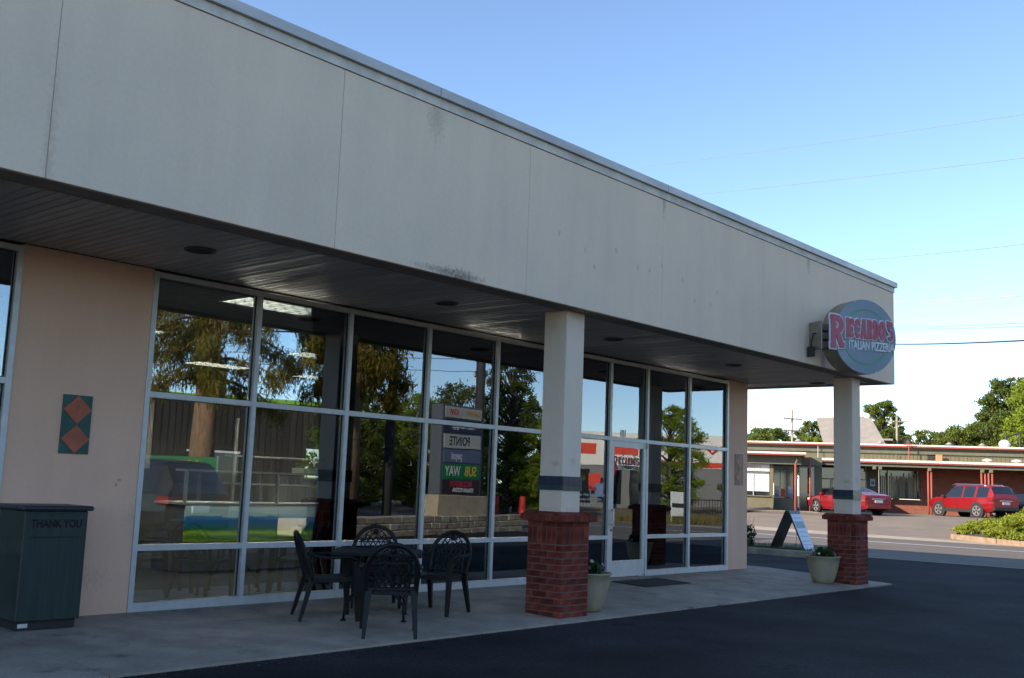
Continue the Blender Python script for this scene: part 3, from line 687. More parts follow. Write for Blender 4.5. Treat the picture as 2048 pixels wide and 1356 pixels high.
MB().lathe([(.16,.40),(.16,.412)], 24, 0, 0, True, True).build('shelf_ring', M_res, tb)

# ------------------------------------------------------------------ door mat
M_mat = mat('rubber_mat', (0.035,0.028,0.027), .95, var=.3, vscale=12, bump=.6, bscale=120)
q = MB(); x0, x1, y0, y1 = 7.76, 9.04, -.955, -.32
def swz(y): return SL*y
q.add([(x0,y0,swz(y0)+.002),(x1,y0,swz(y0)+.002),(x1,y1,swz(y1)+.002),(x0,y1,swz(y1)+.002),(x0+.02,y0+.02,swz(y0)+.014),(x1-.02,y0+.02,swz(y0)+.014),(x1-.02,y1-.02,swz(y1)+.014),(x0+.02,y1-.02,swz(y1)+.014)],
      [(4,5,6,7),(0,1,5,4),(1,2,6,5),(2,3,7,6),(3,0,4,7)])
q.build('door_mat', M_mat, None, label='dark brown rubber mat on the pavement before the glass door', cat='mat')

# ------------------------------------------------------------------ flower pots
M_pot = mat('pot_stoneware', (0.36,0.30,0.205), .6, var=.15, vscale=5, bump=.1, bscale=30); M_soil = mat('potting_soil', (.03,.022,.016), 1)
M_pleaf = leaf_mat('petunia_leaf', (.030,.075,.022), (.07,.13,.035)); M_pw = mat('petal_pale', (.62,.58,.42), .6); M_pp = mat('petal_purple', (.10,.03,.09), .6); M_pk = mat('petal_pink', (.45,.25,.32), .6)
def leaf_cloud(centers, radii, n, size, aspect=1.0, droop=0.0, rng=None, flat=0.0):
    """n small leaf quads spread through ellipsoids; returns verts, faces arrays"""
    rng = rng or np.random.RandomState(1)
    centers = np.array(centers, float); radii = np.array(radii, float)
    if radii.ndim == 1: radii = np.repeat(radii[:,None], 3, 1)
    wgt = radii.prod(1)**(2/3.); wgt /= wgt.sum(); idx = rng.choice(len(centers), n, p=wgt)
    d = rng.normal(size=(n,3)); d /= np.linalg.norm(d, axis=1)[:,None]; rr = np.abs(rng.normal(.62, .34, n))
    c = centers[idx] + d*radii[idx]*rr[:,None]
    nr = d*.6 + rng.normal(size=(n,3))*.7; nr[:,2] += flat; nr /= np.linalg.norm(nr, axis=1)[:,None]
    t = rng.normal(size=(n,3)); t[:,2] -= droop*2.5; t -= nr*(t*nr).sum(1)[:,None]; t /= np.linalg.norm(t, axis=1)[:,None]+1e-9
    bt_ = np.cross(nr, t); s = size*rng.uniform(.6,1.35,n)[:,None]
    a = c - t*s*.5*aspect; e = c + t*s*.5*aspect; l_ = c + bt_*s*.36; r_ = c - bt_*s*.36
    v = np.stack([a, l_, e, r_], 1).reshape(-1,3)
    return v
def quads_mesh(name, v, M):
    nq = len(v)//4; me = bpy.data.meshes.new(name); me.vertices.add(len(v)); me.loops.add(len(v)); me.polygons.add(nq)
    me.vertices.foreach_set('co', v.astype(np.float32).ravel()); me.loops.foreach_set('vertex_index', np.arange(len(v), dtype=np.int32))
    me.polygons.foreach_set('loop_start', np.arange(0, len(v), 4, dtype=np.int32)); me.polygons.foreach_set('loop_total', np.full(nq, 4, np.int32))
    me.update(); me.validate(); me.materials.append(M); return me
def pot(x, y, label, seed):
    t = thing('flower_pot', label, 'flower pot', (x, y, SL*y), 0, 'flower pots beside the columns')
    o = MB().lathe([(.15,0),(.172,.012),(.205,.10),(.238,.22),(.262,.34),(.276,.43),(.290,.438),(.292,.455),(.270,.457),(.262,.43),(.258,.40)], 40, 0, 0, True, False).build('pot', M_pot, t, True)
    MB().lathe([(.258,.405),(.001,.415)], 24, 0, 0, False, False).build('soil', M_soil, t)
    rng = np.random.RandomState(seed); cs = []; rd = []
    for i in range(26):
        a = rng.uniform(0, 6.28); r_ = rng.uniform(0,.20)**1; cs.append((r_*math.cos(a), r_*math.sin(a), .43+rng.uniform(.0,.13))); rd.append((.055,.055,.045))
    place(quads_mesh('leaves', leaf_cloud(cs, rd, 900, .045, 1.3, 0, rng, .5), M_pleaf), 'leaves', t)
    stm = MB()
    for i in range(16):
        a = rng.uniform(0,6.28); r_ = rng.uniform(.02,.16); stm.tube([(r_*.6*math.cos(a), r_*.6*math.sin(a), .41),(r_*math.cos(a), r_*math.sin(a), .5+rng.uniform(0,.12))], .003, 4)
    stm.build('stems', M_pleaf, t)
    for i in range(17):
        a = rng.uniform(0,6.28); r_ = rng.uniform(.03,.235); z_ = .49+rng.uniform(.0,.15)*(1-r_/.3); f = MB(); n_ = 10
        cx_, cy_ = r_*math.cos(a), r_*math.sin(a); tl = Vector((math.cos(a)*.6-.35, math.sin(a)*.6-.45, .8)).normalized(); e1 = tl.orthogonal().normalized(); e2 = tl.cross(e1); c0 = Vector((cx_,cy_,z_))
        ring = [c0 + (e1*math.cos(6.283*j/n_)+e2*math.sin(6.283*j/n_))*(.026 if j%2 else .019)+tl*.004 for j in range(n_)]
        f.add([tuple(c0-tl*.006)]+[tuple(p_) for p_ in ring], [(0,1+j,1+(j+1)%n_) for j in range(n_)])
        f.build('flower', (M_pw,M_pp,M_pk,M_pp)[i%4], t)
    return t
pot(4.90,-2.02,'beige round flower pot half hidden behind the brick column by the table', 3)
pot(11.79,-1.86,'beige round flower pot left of the corner column', 9)

# ------------------------------------------------------------------ planted strip with kerb, shrub and A-board
M_mulch = mat('planting_soil', (0.10,0.085,0.06), 1, var=.4, vscale=5, bump=.8, bscale=20)
strip = MB(); strip.box(19.35, 20.75, 1.75, 40, -.2, -.02); strip.build('planting_strip', M_mulch, kind='structure')
kb = thing('kerb', None, None); tag(kb, kind='structure')
for k in range(14):
    y0 = 1.55+k*2.4
    MB().bbox(19.15,19.33,y0+.006,y0+2.394,-.3,.03,.015).build('kerb_stone', M_curb, kb); MB().bbox(20.77,20.93,y0+.006,y0+2.394,-.3,.02,.015).build('kerb_stone', M_curb, kb)
MB().bbox(19.34,20.76,1.55,1.73,-.3,.028,.015).build('kerb_stone', M_curb, kb)
M_gr = leaf_mat('strip_grass', (.16,.15,.06), (.09,.13,.04))
rng = np.random.RandomState(5); gv = []
n_ = 5000; gx = rng.uniform(19.4,20.7,n_); gy = rng.uniform(1.8,14,n_); hgt = rng.uniform(.03,.16,n_)
w_ = .008; a = rng.uniform(0,6.28,n_); dx_, dy_ = np.cos(a)*w_, np.sin(a)*w_; lx, ly = rng.normal(0,.04,n_), rng.normal(0,.04,n_); zz = np.full(n_, -.02)
v = np.stack([np.stack([gx-dx_,gy-dy_,zz],1),np.stack([gx+dx_,gy+dy_,zz],1),np.stack([gx+lx+dx_*.3,gy+ly+dy_*.3,zz+hgt],1),np.stack([gx+lx-dx_*.3,gy+ly-dy_*.3,zz+hgt],1)],1).reshape(-1,3)
place(quads_mesh('strip_grass', v, M_gr), 'dry_grass', label='short dry grass along the kerbed planting strip', cat='grass', kind='stuff')
sh = thing('low_shrub', 'small dark green shrub in the kerbed strip beside the building corner', 'shrub', (19.75,4.25,-.02))
rng = np.random.RandomState(12); cs = [(rng.normal(0,.16), rng.normal(0,.22), .12+rng.uniform(0,.38)) for i in range(26)]
place(quads_mesh('foliage', leaf_cloud(cs, [(.11,.11,.09)]*26, 1800, .055, 1.6, 0, rng), leaf_mat('shrub_leaf', (.02,.045,.018), (.05,.085,.03))), 'foliage', sh)
st_ = MB()
for i in range(7): a = i*.9; st_.tube([(0,0,0),(.08*math.cos(a),.1*math.sin(a),.2),(.2*math.cos(a),.25*math.sin(a),.45)], [.012,.009,.004], 5)
st_.build('stem', mat('shrub_stem', (.08,.06,.04), .9), sh)
wd = thing('dry_weed', 'tall thin dry weed stalks standing behind the shrub at the kerb', 'weed', (19.9,4.0,-.02)); st_ = MB()
rr_ = random.Random(2)
for i in range(14): ax, ay = rr_.uniform(-.3,.3), rr_.uniform(-.35,.35); st_.tube([(ax*.3,ay*.3,0),(ax*.7,ay*.7,.5),(ax,ay,rr_.uniform(.6,.95))], [.005,.004,.002], 4)
st_.build('stalk', mat('dry_stalk', (.22,.16,.09), .9), wd)
ab = thing('pavement_sign', 'tall sandwich board with black back and printed white face standing in the planting strip', 'sign', (20.05,2.80,-.02), R(0))
M_abk = mat('board_black', (.022,.02,.02), .35, spec=.5)
def lean(mb, y0, y1, x0, x1, t):   # board from foot y0 to apex y1
    pass
Hb = 1.0
for s_, M_, nm in ((1, M_abk, 'board'), (-1, M_abk, 'board')):
    f = Vector((0, s_*.47, 0)); ap = Vector((0, s_*.02, Hb)); up = (ap-f).normalized(); nr = Vector((0, up.z, -up.y))*s_
    bd = MB(); bd.loft([[f+Vector((x_,0,0))+nr*k_ for x_, k_ in ((-.30,0),(.30,0),(.30,.03),(-.30,.03))], [ap+Vector((x_,0,0))+nr*k_ for x_, k_ in ((-.30,0),(.30,0),(.30,.03),(-.30,.03))]], True, True)
    bo = bd.build(nm, M_, ab)
    fc = MB(); fc.loft([[f+up*z_+Vector((x_,0,0))+nr*k_ for x_, k_ in ((-.28,.031),(.28,.031),(.28,.035),(-.28,.035))] for z_ in (.05,1.0)], True, True)
    po = fc.build('poster', mat('poster_white', (.60,.64,.72), .3), bo)
    fc = MB(); fc.loft([[f+up*z_+Vector((x_,0,0))+nr*k_ for x_, k_ in ((-.24,.036),(.24,.036),(.24,.0375),(-.24,.0375))] for z_ in (.62,.80)], True, True)
    fc.build('poster_picture', mat('poster_teal', (.20,.30,.34), .4), bo)
    for zz_, c_ in ((.88,(.5,.35,.42)),(.5,(.45,.42,.55)),(.38,(.45,.42,.55)),(.26,(.45,.42,.55)),(.16,(.55,.38,.45))):
        fc = MB(); fc.loft([[f+up*z_+Vector((x_,0,0))+nr*k_ for x_, k_ in ((-.2,.036),(.2,.036),(.2,.037),(-.2,.037))] for z_ in (zz_,zz_+.025)], True, True)
        fc.build('poster_line', mat('pl%.2f' % zz_, c_, .5), bo)
MB().tube([(.31,.02,Hb),(.33,-.03,.75),(.31,-.10,.55)], .008, 6).build('cord', M_abk, ab, True); MB().tube([(.0,-.05,.8),(.02,-.12,.4),(.05,-.05,.02)], .006, 6).build('cord', M_abk, ab, True)
MB().tube([(-.31,.04,Hb-.02),(-.31,0,Hb+.02),(-.31,-.06,Hb-.12),(-.30,-.14,Hb-.30)], .010, 6).build('cord', M_abk, ab, True)

# ------------------------------------------------------------------ trees
M_bark = mat('bark', (0.13,0.095,0.07), .95, var=.3, vscale=6, bump=.8, bscale=14)
M_barkr = mat('warm_bark', (0.26,0.15,0.09), .95, var=.35, vscale=5, bump=.9, bscale=14, stretch=(3,3,.6))
LF = {'mid': leaf_mat('leaf_mid', (.11,.15,.025), (.21,.26,.05)), 'dark': leaf_mat('leaf_dark', (.085,.125,.025), (.165,.21,.045)),
      'lime': leaf_mat('leaf_lime', (.19,.27,.022), (.32,.40,.05)), 'olive': leaf_mat('leaf_olive', (.075,.085,.025), (.15,.13,.035)),
      'grey': leaf_mat('leaf_grey', (.12,.15,.05), (.21,.24,.09)), 'gold': leaf_mat('leaf_gold', (.32,.23,.03), (.12,.12,.025))}
def tree(name, label, x, y, h, rad, leaf, n=9000, size=.22, base=.32, seed=1, group=None, trunk_r=None, shape=1.0, bark=None, droop=0.0, aspect=1.35, clumps=95):
    rng = np.random.RandomState(seed); z0 = gz(x, y)-.02
    t = thing(name, label, 'tree', (x, y, z0), 0, group); tr = trunk_r or h*.022
    tk = MB(); top = Vector((rng.normal(0,.04*h), rng.normal(0,.04*h), h*.72))
    tk.tube([(0,0,0),(top.x*.2,top.y*.2,h*.25),(top.x*.6,top.y*.6,h*.5),tuple(top)], [tr*1.3,tr,tr*.7,tr*.25], 9)
    cs = []; rd = []; zlo = h*base
    for i in range(clumps):
        f = (i+.5)/clumps; z = zlo+(h*.97-zlo)*f; prof = math.sin(math.pi*min(1,max(.06,.12+.80*f**shape)))**.7
        a = i*2.4+rng.uniform(-.5,.5); rr = rad*prof*math.sqrt(rng.uniform(.12,1.0))
        c = (rr*math.cos(a), rr*math.sin(a), z); q = rad*rng.uniform(.11,.25)*(.6+.4*prof)
        cs.append(c); rd.append((q*1.15, q*1.15, q*.7))
        tk.tube([(top.x*f*.6, top.y*f*.6, z*.78), (c[0]*.5, c[1]*.5, z*.90), c], [tr*.35,tr*.2,tr*.06], 5)
    tk.build('trunk', bark or M_bark, t, True)
    place(quads_mesh('crown', leaf_cloud(cs, rd, int(n*2.4), size*.58, aspect, droop, rng), LF[leaf]), 'crown', t)
    return t
# trees beyond the far building
gT = 'trees beyond the low building'
tree('broadleaf_tree', 'rounded green tree left of the grey house roof', 81.4,35.3,6.9,2.6,'mid',12000,.24,.3,11,gT)
tree('broadleaf_tree', 'green tree behind the left utility pole', 84.6,32.9,7.7,1.9,'mid',9000,.24,.3,12,gT)
tree('broadleaf_tree', 'small yellow green tree in front of the grey house roof', 78.0,29.6,5.9,1.25,'lime',6000,.2,.2,13,gT)
tree('broadleaf_tree', 'tall green tree rising behind the grey house roof', 94.0,30.2,10.3,2.2,'mid',10000,.26,.35,14,gT)
tree('broadleaf_tree', 'dark green tree just right of the corner column', 87.0,26.3,7.2,1.5,'dark',7000,.22,.25,15,gT)
tree('broadleaf_tree', 'low green tree behind the right utility pole', 88.0,24.2,7.0,2.2,'mid',8000,.24,.25,16,gT)
tree('broadleaf_tree', 'bluish green tree right of the right utility pole', 88.5,21.6,6.6,1.5,'grey',7000,.22,.25,17,gT)
tree('broadleaf_tree', 'broad green tree above the middle of the brick wall', 85.0,20.0,7.1,2.9,'mid',14000,.24,.25,18,gT)
tree('broadleaf_tree', 'dark green tree below the tallest crown', 86.0,17.0,8.0,2.9,'dark',10000,.24,.25,19,gT)
tree('broadleaf_tree', 'tallest dark green tree at right, crown high over the roofs', 85.0,15.8,11.1,2.7,'dark',16000,.26,.42,20,gT)
tree('broadleaf_tree', 'bright yellow green tree cut by the right picture edge', 75.5,11.1,10.6,2.5,'lime',15000,.24,.30,21,gT)
tree('broadleaf_tree', 'low lime green tree in front of the tallest crown', 79.0,13.9,6.6,1.5,'lime',7000,.22,.25,22,gT)
tree('broadleaf_tree', 'low green tree between the house roof and the dark green tree', 90.0,28.2,7.0,2.6,'mid',10000,.24,.2,24,gT)
tree('broadleaf_tree', 'low olive green tree left of the broad green tree', 89.0,22.6,6.9,3.0,'olive',10000,.24,.2,25,gT)
tree('broadleaf_tree', 'green tree filling the gap below the tallest crown, left side', 88.0,18.4,7.7,3.2,'mid',12000,.24,.2,26,gT)
tree('broadleaf_tree', 'grey green low tree at right, behind the white roof vent', 83.0,13.4,6.6,2.6,'grey',10000,.24,.2,27,gT)
tree('broadleaf_tree', 'grey green tree at the left end behind the low building', 83.0,38.6,6.6,2.6,'grey',8000,.24,.25,23,gT)
# a tree behind the restaurant: shades the road and shows in its back window
tree('broadleaf_tree', 'sunlit green tree seen through the back window of the restaurant', 11.2,15.0,7.6,2.6,'lime',14000,.2,.08,31)
# trees across the lot, mirrored in the shop windows
gR = 'trees mirrored in the shop windows'
for (x_,y_,h_,r_,lf,lab,sd) in [
  (35.9,-37.2,6.6,2.1,'lime','lime green young tree mirrored left of the dark utility pole',41),(37.6,-35.3,6.4,2.1,'lime','lime green young tree mirrored right of the dark utility pole',42),
  (41.0,-39.5,7.2,2.4,'lime','green tree mirrored behind the young lime trees',43),(34.2,-39.4,6.0,2.2,'lime','bushy lime tree mirrored at the left of the young lime trees',52),(31.6,-35.2,5.4,1.7,'mid','green bushy tree mirrored beside the end of the dark boarded building',53),(37.4,-31.7,7.2,2.3,'grey','broad grey green tree mirrored above the tall shop sign',44),
  (39.5,-29.0,6.6,2.0,'mid','green tree mirrored just right of the tall shop sign',45),(35.4,-26.2,8.6,1.7,'dark','tall dark tree mirrored left of the pale column',46),
  (36.2,-24.2,4.9,1.5,'lime','yellow green tree mirrored beside the pale column',47),(44.0,-21.6,6.2,1.7,'lime','pale green tree mirrored in the pane right of the door',48),
  (58.0,-24.6,3.2,1.5,'mid','low green bush mirrored before the red and white store, left one',49),(60.0,-22.6,3.4,1.5,'mid','low green bush mirrored before the red and white store, right one',50),
  (29.5,-31.5,6.0,2.0,'dark','dark green tree mirrored behind the cedar',51)]:
    tree('broadleaf_tree', lab, x_, y_, h_, r_*1.2, lf, 10000, .17, .05, sd, gR)
def cedar(x, y, h, rad, label, seed, zlo, leaf='gold', nb=46):
    rng = np.random.RandomState(seed); z0 = gz(x,y)-.02; t = thing('cedar_tree', label, 'tree', (x,y,z0), 0, gR); tk = MB()
    tk.tube([(0,0,0),(0,0,h*.3),(0,0,h*.7),(0,0,h)], [.46,.36,.2,.04], 12); cs = []; rd = []
    for i in range(nb):
        f = (i+.5)/nb; z = zlo+(h*.96-zlo)*f; L = rad*(1-f*.75)*rng.uniform(.7,1.1); a = i*2.4+rng.uniform(-.4,.4)
        pts_ = [(L*s_*math.cos(a), L*s_*math.sin(a), z+L*(.10*s_-.32*s_*s_)) for s_ in (0,.35,.7,1)]
        tk.tube(pts_, [.08,.06,.035,.015], 5)
        for s_ in (.12,.34,.55,.74,.88,1.0):
            c = (L*s_*math.cos(a)+rng.normal(0,.12), L*s_*math.sin(a)+rng.normal(0,.12), z+L*(.10*s_-.32*s_*s_)-.28)
            cs.append(c); rd.append((.40,.40,.42+.12*s_))
    tk.build('trunk', M_barkr, t, True)
    place(quads_mesh('crown', leaf_cloud(cs, rd, 70000, .058, 4.5, 1.2, rng), LF[leaf]), 'crown', t)
cedar(14.2,-20.9,15,3.6,'large drooping cedar with reddish trunk mirrored in the left windows',61,4.6)
cedar(19.1,-19.3,14,2.9,'drooping cedar mirrored in the third window from the pink wall',62,4.9)

# ------------------------------------------------------------------ vehicles
M_tyre = mat('tyre_rubber', (.018,.018,.019), .85); M_rim = mat('alloy_rim', (.42,.42,.43), .35, metal=.7); M_well_shade = mat('wheel_well_shade', (.008,.008,.008), .9)
M_cgl = mat('car_glass', (.012,.015,.018), .06, spec=.9); M_plast = mat('black_plastic', (.02,.02,.022), .6)
M_tail = mat('tail_lamp', (.20,.006,.006), .25, spec=.5); M_head = mat('head_lamp', (.55,.57,.6), .15); M_plate = mat('licence_plate', (.5,.52,.58), .5); M_chrome = mat('chrome_trim', (.65,.66,.68), .18, metal=.9)
def paint(name, c):
    M = mat(name, c, .32, spec=.5, metal=.15); b = M.node_tree.nodes['Principled BSDF']; b.inputs['Coat Weight'].default_value = .45; b.inputs['Coat Roughness'].default_value = .05; return M
SEDAN = dict(L=4.85, wb=2.8, r=.335, fa=.95, st=[ # x from rear, zb, zbelt, zroof, half width, roof half width
 (0,.42,.86,.88,.72,.62),(.06,.30,.98,1.0,.84,.74),(.45,.24,1.06,1.085,.90,.78),(.95,.22,1.02,1.16,.915,.70),(1.55,.20,1.0,1.41,.92,.61),(2.15,.20,.98,1.455,.92,.60),(2.22,.20,.98,1.455,.92,.60),(2.85,.20,.96,1.42,.92,.60),(3.50,.20,.95,1.0,.915,.72),(4.25,.22,.86,.90,.90,.74),(4.68,.28,.74,.78,.84,.62),(4.85,.36,.60,.64,.70,.5)],
 side=(3,4,6,7), mid=5, ws=(7,), rw=(3,))
SUV = dict(L=4.70, wb=2.72, r=.385, fa=.90, st=[
 (0,.55,1.05,1.10,.88,.80),(0.0658,.40,1.10,1.30,.95,.76),(0.301,.34,1.12,1.70,.97,.70),(0.395,.34,1.12,1.735,.975,.70),(1.17,.30,1.10,1.78,.985,.70),(1.3,.30,1.10,1.78,.985,.70),(2.09,.30,1.08,1.79,.985,.69),(2.18,.30,1.08,1.79,.985,.69),(2.87,.30,1.06,1.78,.985,.68),(3.52,.30,1.05,1.12,.97,.78),(4.28,.32,1.00,1.04,.94,.80),(4.59,.38,.86,.90,.88,.66),(4.7,.45,.66,.70,.78,.55)],
 side=(3,5,7,8), mid=4, ws=(8,), rw=(1,))
def car(name, label, P, x, y, hx, hy, M_paint, z=None, rails=False, cladding=False, group=None):
    t = thing(name, label, 'car', (x, y, gz(x,y) if z is None else z), math.atan2(hy,hx), group); L = P['L']; S = P['st']
    def sec(s):
        X, zb, zt_, zr, w, wr = s; X -= L/2; zm = zb+(zt_-zb)*.55; gh = zr-zt_
        return [(X,w*.86,zb),(X,w*.97,zb+(zm-zb)*.4),(X,w,zm),(X,w*.985,zt_-.04),(X,w*.955,zt_),(X,wr+.02,zt_+gh*.86),(X,wr*.8,zr),(X,0,zr+.015)]
    secs = [sec(s) for s in S]; body = MB(); glass = {}
    def add(mb, i, j, sg, lift=0):
        q = [secs[i][j],secs[i][j+1],secs[i+1][j+1],secs[i+1][j]]; q = [(p_[0],p_[1]*sg,p_[2]) for p_ in q]
        mb.add(q, [(0,1,2,3) if sg > 0 else (3,2,1,0)])
    sidew = {1:MB(), -1:MB()}; wsh = MB(); rwin = MB()
    for i in range(len(S)-1):
        for j in range(7):
            for sg in (1,-1):
                if j == 4 and i in P['side']: add(sidew[sg], i, j, sg)
                elif j in (5,6) and i in P['ws']: add(wsh, i, j, sg)
                elif j in (5,6) and i in P['rw']: add(rwin, i, j, sg)
                else: add(body, i, j, sg)
    for s_, rev in ((secs[0], True), (secs[-1], False)):
        ring = [(p_[0],p_[1],p_[2]) for p_ in s_]+[(p_[0],-p_[1],p_[2]) for p_ in reversed(s_[:-1])]
        body.add(ring, [tuple(range(len(ring)))])
    o = body.build('body', M_paint, t); shade_auto(o, 32)
    for sg in (1,-1): shade_auto(sidew[sg].build('side_window', M_cgl, t))
    wsh.build('windshield', M_cgl, t); rwin.build('rear_window', M_cgl, t)
    fxx = L/2-P['fa']; r = P['r']; W = S[len(S)//2][4]
    for ax in (fxx, fxx-P['wb']):
        for sg in (1,-1):
            wl = MB(); wl.loft([[(ax+(r+.075)*math.cos(a_), sg*(W-y_), r+(r+.075)*math.sin(a_)) for a_ in np.linspace(0,2*math.pi,24,endpoint=False)] for y_ in (.15,-.006)], False, True)
            wl.build('wheel_arch', M_plast if cladding else M_well_shade, t)  # without cladding, this dark disc paints the shade of the wheel opening
            wh = MB(); wh.loft([[(ax+q_*math.cos(a_), sg*(W+y_), r+q_*math.sin(a_)) for a_ in np.linspace(0,2*math.pi,26,endpoint=False)] for q_,y_ in ((r*.9,-.2),(r,-.17),(r,-.02),(r*.93,.012),(r*.72,.014),(r*.70,-.01))], True, False)
            w_o = wh.build('wheel', M_tyre, t, True)
            rm = MB(); rm.loft([[(ax+q_*math.cos(a_), sg*(W+y_), r+q_*math.sin(a_)) for a_ in np.linspace(0,2*math.pi,24,endpoint=False)] for q_,y_ in ((r*.72,.016),(r*.64,.010))], False, False)
            for k in range(5):
                a_ = k*1.2566+.3
                for d_ in (-.14,.14): rm.bar((ax+r*.12*math.cos(a_), sg*(W+.012), r+r*.12*math.sin(a_)), (ax+r*.68*math.cos(a_+d_), sg*(W+.010), r+r*.68*math.sin(a_+d_)), r*.12, .012, up=(0,1,0))
            rm.lathe([(.001,0)],3) if False else None
            rm.build('rim', M_rim, w_o)
            bk = MB(); bk.loft([[(ax+r*.69*math.cos(a_), sg*(W+y_), r+r*.69*math.sin(a_)) for a_ in np.linspace(0,2*math.pi,20,endpoint=False)] for y_ in (-.05,-.03)], True, True); bk.build('brake_disc', M_well_shade, w_o)
    rb = S[1]; zt_ = S[1][2]; tl = -L/2
    for sg in (1,-1):
        q = MB(); q.bbox(tl-.005, tl+.30, min(sg*.60,sg*(rb[4]+.02)), max(sg*.60,sg*(rb[4]+.02)), zt_-.20, zt_-.045, .02); q.build('tail_light', M_tail, t)
        q = MB(); q.bbox(L/2-.48, L/2-.10, min(sg*.52,sg*.845), max(sg*.52,sg*.845), S[-2][2]-.10, S[-2][2]+.03, .03); q.build('headlight', M_head, t)
        q = MB(); mx_ = P['st'][-4][0]-L/2-.15; q.bbox(mx_-.1, mx_+.1, min(sg*(W-.02),sg*(W+.16)), max(sg*(W-.02),sg*(W+.16)), P['st'][-4][2]+.0, P['st'][-4][2]+.14, .03); q.build('wing_mirror', M_paint if not cladding else M_plast, t)
        for xh in (-.05-.35, .75):
            q = MB(); q.bbox(xh-.1, xh+.08, min(sg*(W-.02),sg*(W+.03)), max(sg*(W-.02),sg*(W+.03)), S[5][2]-.17, S[5][2]-.14, .008); q.build('door_handle', M_paint, t)
        for xs_ in (1.12, .12, -.85):
            MB().box(xs_-.006, xs_+.006, min(sg*(W-.01),sg*(W+.003)), max(sg*(W-.01),sg*(W+.003)), .42, S[5][2]-.05).build('door_gap', M_plast, t)
    MB().bbox(tl-.03, tl+.10, -.26, .26, zt_-.36, zt_-.22, .01).build('licence_plate', M_plate, t)
    MB().bbox(tl-.02, tl+.06, -.45, .45, zt_-.17, zt_-.13, .01).build('chrome_strip', M_chrome, t)
    MB().bbox(tl-.05, tl+.22, -rb[4]*.93, rb[4]*.93, S[1][1]+.02, S[1][1]+.22, .04).build('rear_bumper', M_plast if cladding else M_paint, t)
    MB().bbox(L/2-.20, L/2+.03, -.62, .62, S[-1][1]-.10, S[-1][1]+.10, .03).build('front_bumper', M_plast, t)
    if cladding:
        for sg in (1,-1): MB().bbox(-1.15, 1.1, min(sg*(W-.05),sg*(W+.012)), max(sg*(W-.05),sg*(W+.012)), .28, .46, .02).build('sill_cladding', M_plast, t)
    if rails:
        for sg in (1,-1): MB().tube([(-1.7,sg*.64,1.70),(-1.5,sg*.64,1.785),(.5,sg*.64,1.80),(.75,sg*.64,1.73)], .022, 6).build('roof_rail', M_chrome, t, True)
    return t
HX, HY = .45, .893; LX, LY = -HY, HX
def wheel_to_centre(wx, wy, P): d = P['L']/2-P['fa']; W = P['st'][len(P['st'])//2][4]; return wx-HX*d-LX*W, wy-HY*d-LY*W
cx_, cy_ = wheel_to_centre(49.61,16.04,SEDAN)
car('sedan', 'red sedan parked before the low building, half hidden by the corner column', SEDAN, cx_, cy_, HX, HY, paint('deep_red_paint', (.20,.006,.013)))
cx_, cy_ = wheel_to_centre(55.59,11.52,SUV)
car('sport_utility_car', 'bright red sport utility vehicle with roof rails parked by the brick wall', SUV, cx_, cy_, HX, HY, paint('bright_red_paint', (.25,.006,.010)), rails=True, cladding=True)
car('parked_car', 'dark blue car cut by the right picture edge behind the red sport utility vehicle', SEDAN, 59.3, 7.8, HX, HY, paint('dark_blue_paint', (.012,.016,.03)))
car('parked_car', 'dark grey car mirrored in the left windows', SUV, 5.75, -11.0, -.30, -.95, paint('dark_grey_paint', (.010,.010,.012)))

# ------------------------------------------------------------------ the low building across the road
K = 1.0442
M_olive = mat('olive_boarding', (.155,.14,.085), .85, var=.12, vscale=3); M_olived = mat('olive_paint_dark', (.125,.13,.095), .8, var=.12, vscale=3)
M_rtrim = mat('red_trim', (.30,.06,.05), .6); M_wroof = mat('white_roof_edge', (.72,.64,.56), .7, var=.1, vscale=2); M_post = mat('red_post', (.34,.085,.06), .65, var=.15, vscale=3)
def brick_mat():
    M = bpy.data.materials.new('far_brick'); M.use_nodes = True; N = M.node_tree.nodes; Lk = M.node_tree.links; b = N['Principled BSDF']; b.inputs['Roughness'].default_value = .9
    tc = N.new('ShaderNodeTexCoord'); sp = N.new('ShaderNodeSeparateXYZ'); cb_ = N.new('ShaderNodeCombineXYZ'); Lk.new(tc.outputs['Object'], sp.inputs[0]); Lk.new(sp.outputs['X'], cb_.inputs['X']); Lk.new(sp.outputs['Z'], cb_.inputs['Y'])
    br = N.new('ShaderNodeTexBrick'); br.inputs['Scale'].default_value = 1; br.inputs['Brick Width'].default_value = .30; br.inputs['Row Height'].default_value = .10; br.inputs['Mortar Size'].default_value = .008
    br.inputs['Color1'].default_value = (.22,.075,.05,1); br.inputs['Color2'].default_value = (.29,.10,.065,1); br.inputs['Mortar'].default_value = (.15,.08,.06,1); Lk.new(cb_.outputs[0], br.inputs['Vector']); Lk.new(br.outputs['Color'], b.inputs['Base Color']); return M
M_fbr = brick_mat(); M_fgl = mat('far_window_glass', (.02,.025,.028), .05, spec=.9); M_wfr = mat('white_frame', (.55,.56,.56), .6)
ug = math.atan2(-.889,.458); OB = (56.24, 23.98, 0)
fb = thing('low_shop_building', 'long low olive and brick shop building with red trimmed flat roofs across the road', 'building', OB, ug)
def Z(z): return 1.3975+(z-1.3975)*K
def fx(name, M, s0, s1, o0, o1, z0, z1, parent=None):   # o = offset towards the road
    return MB().box(s0*K, s1*K, -o1*K, -o0*K, Z(z0), Z(z1)).build(name, M, parent or fb)
fx('clerestory_wall', M_olive, -14, 30, -6, 0, 3.2, 4.42)
s_ = 7.0
while s_ < 24:
    if not 10.5 < s_ < 11.25: fx('siding_batten', M_olive, s_, s_+.035, 0, .02, 3.6, 4.06)
    s_ += .23
fx('eaves_beam', M_olived, -14, 30, 0, .12, 4.06, 4.24)
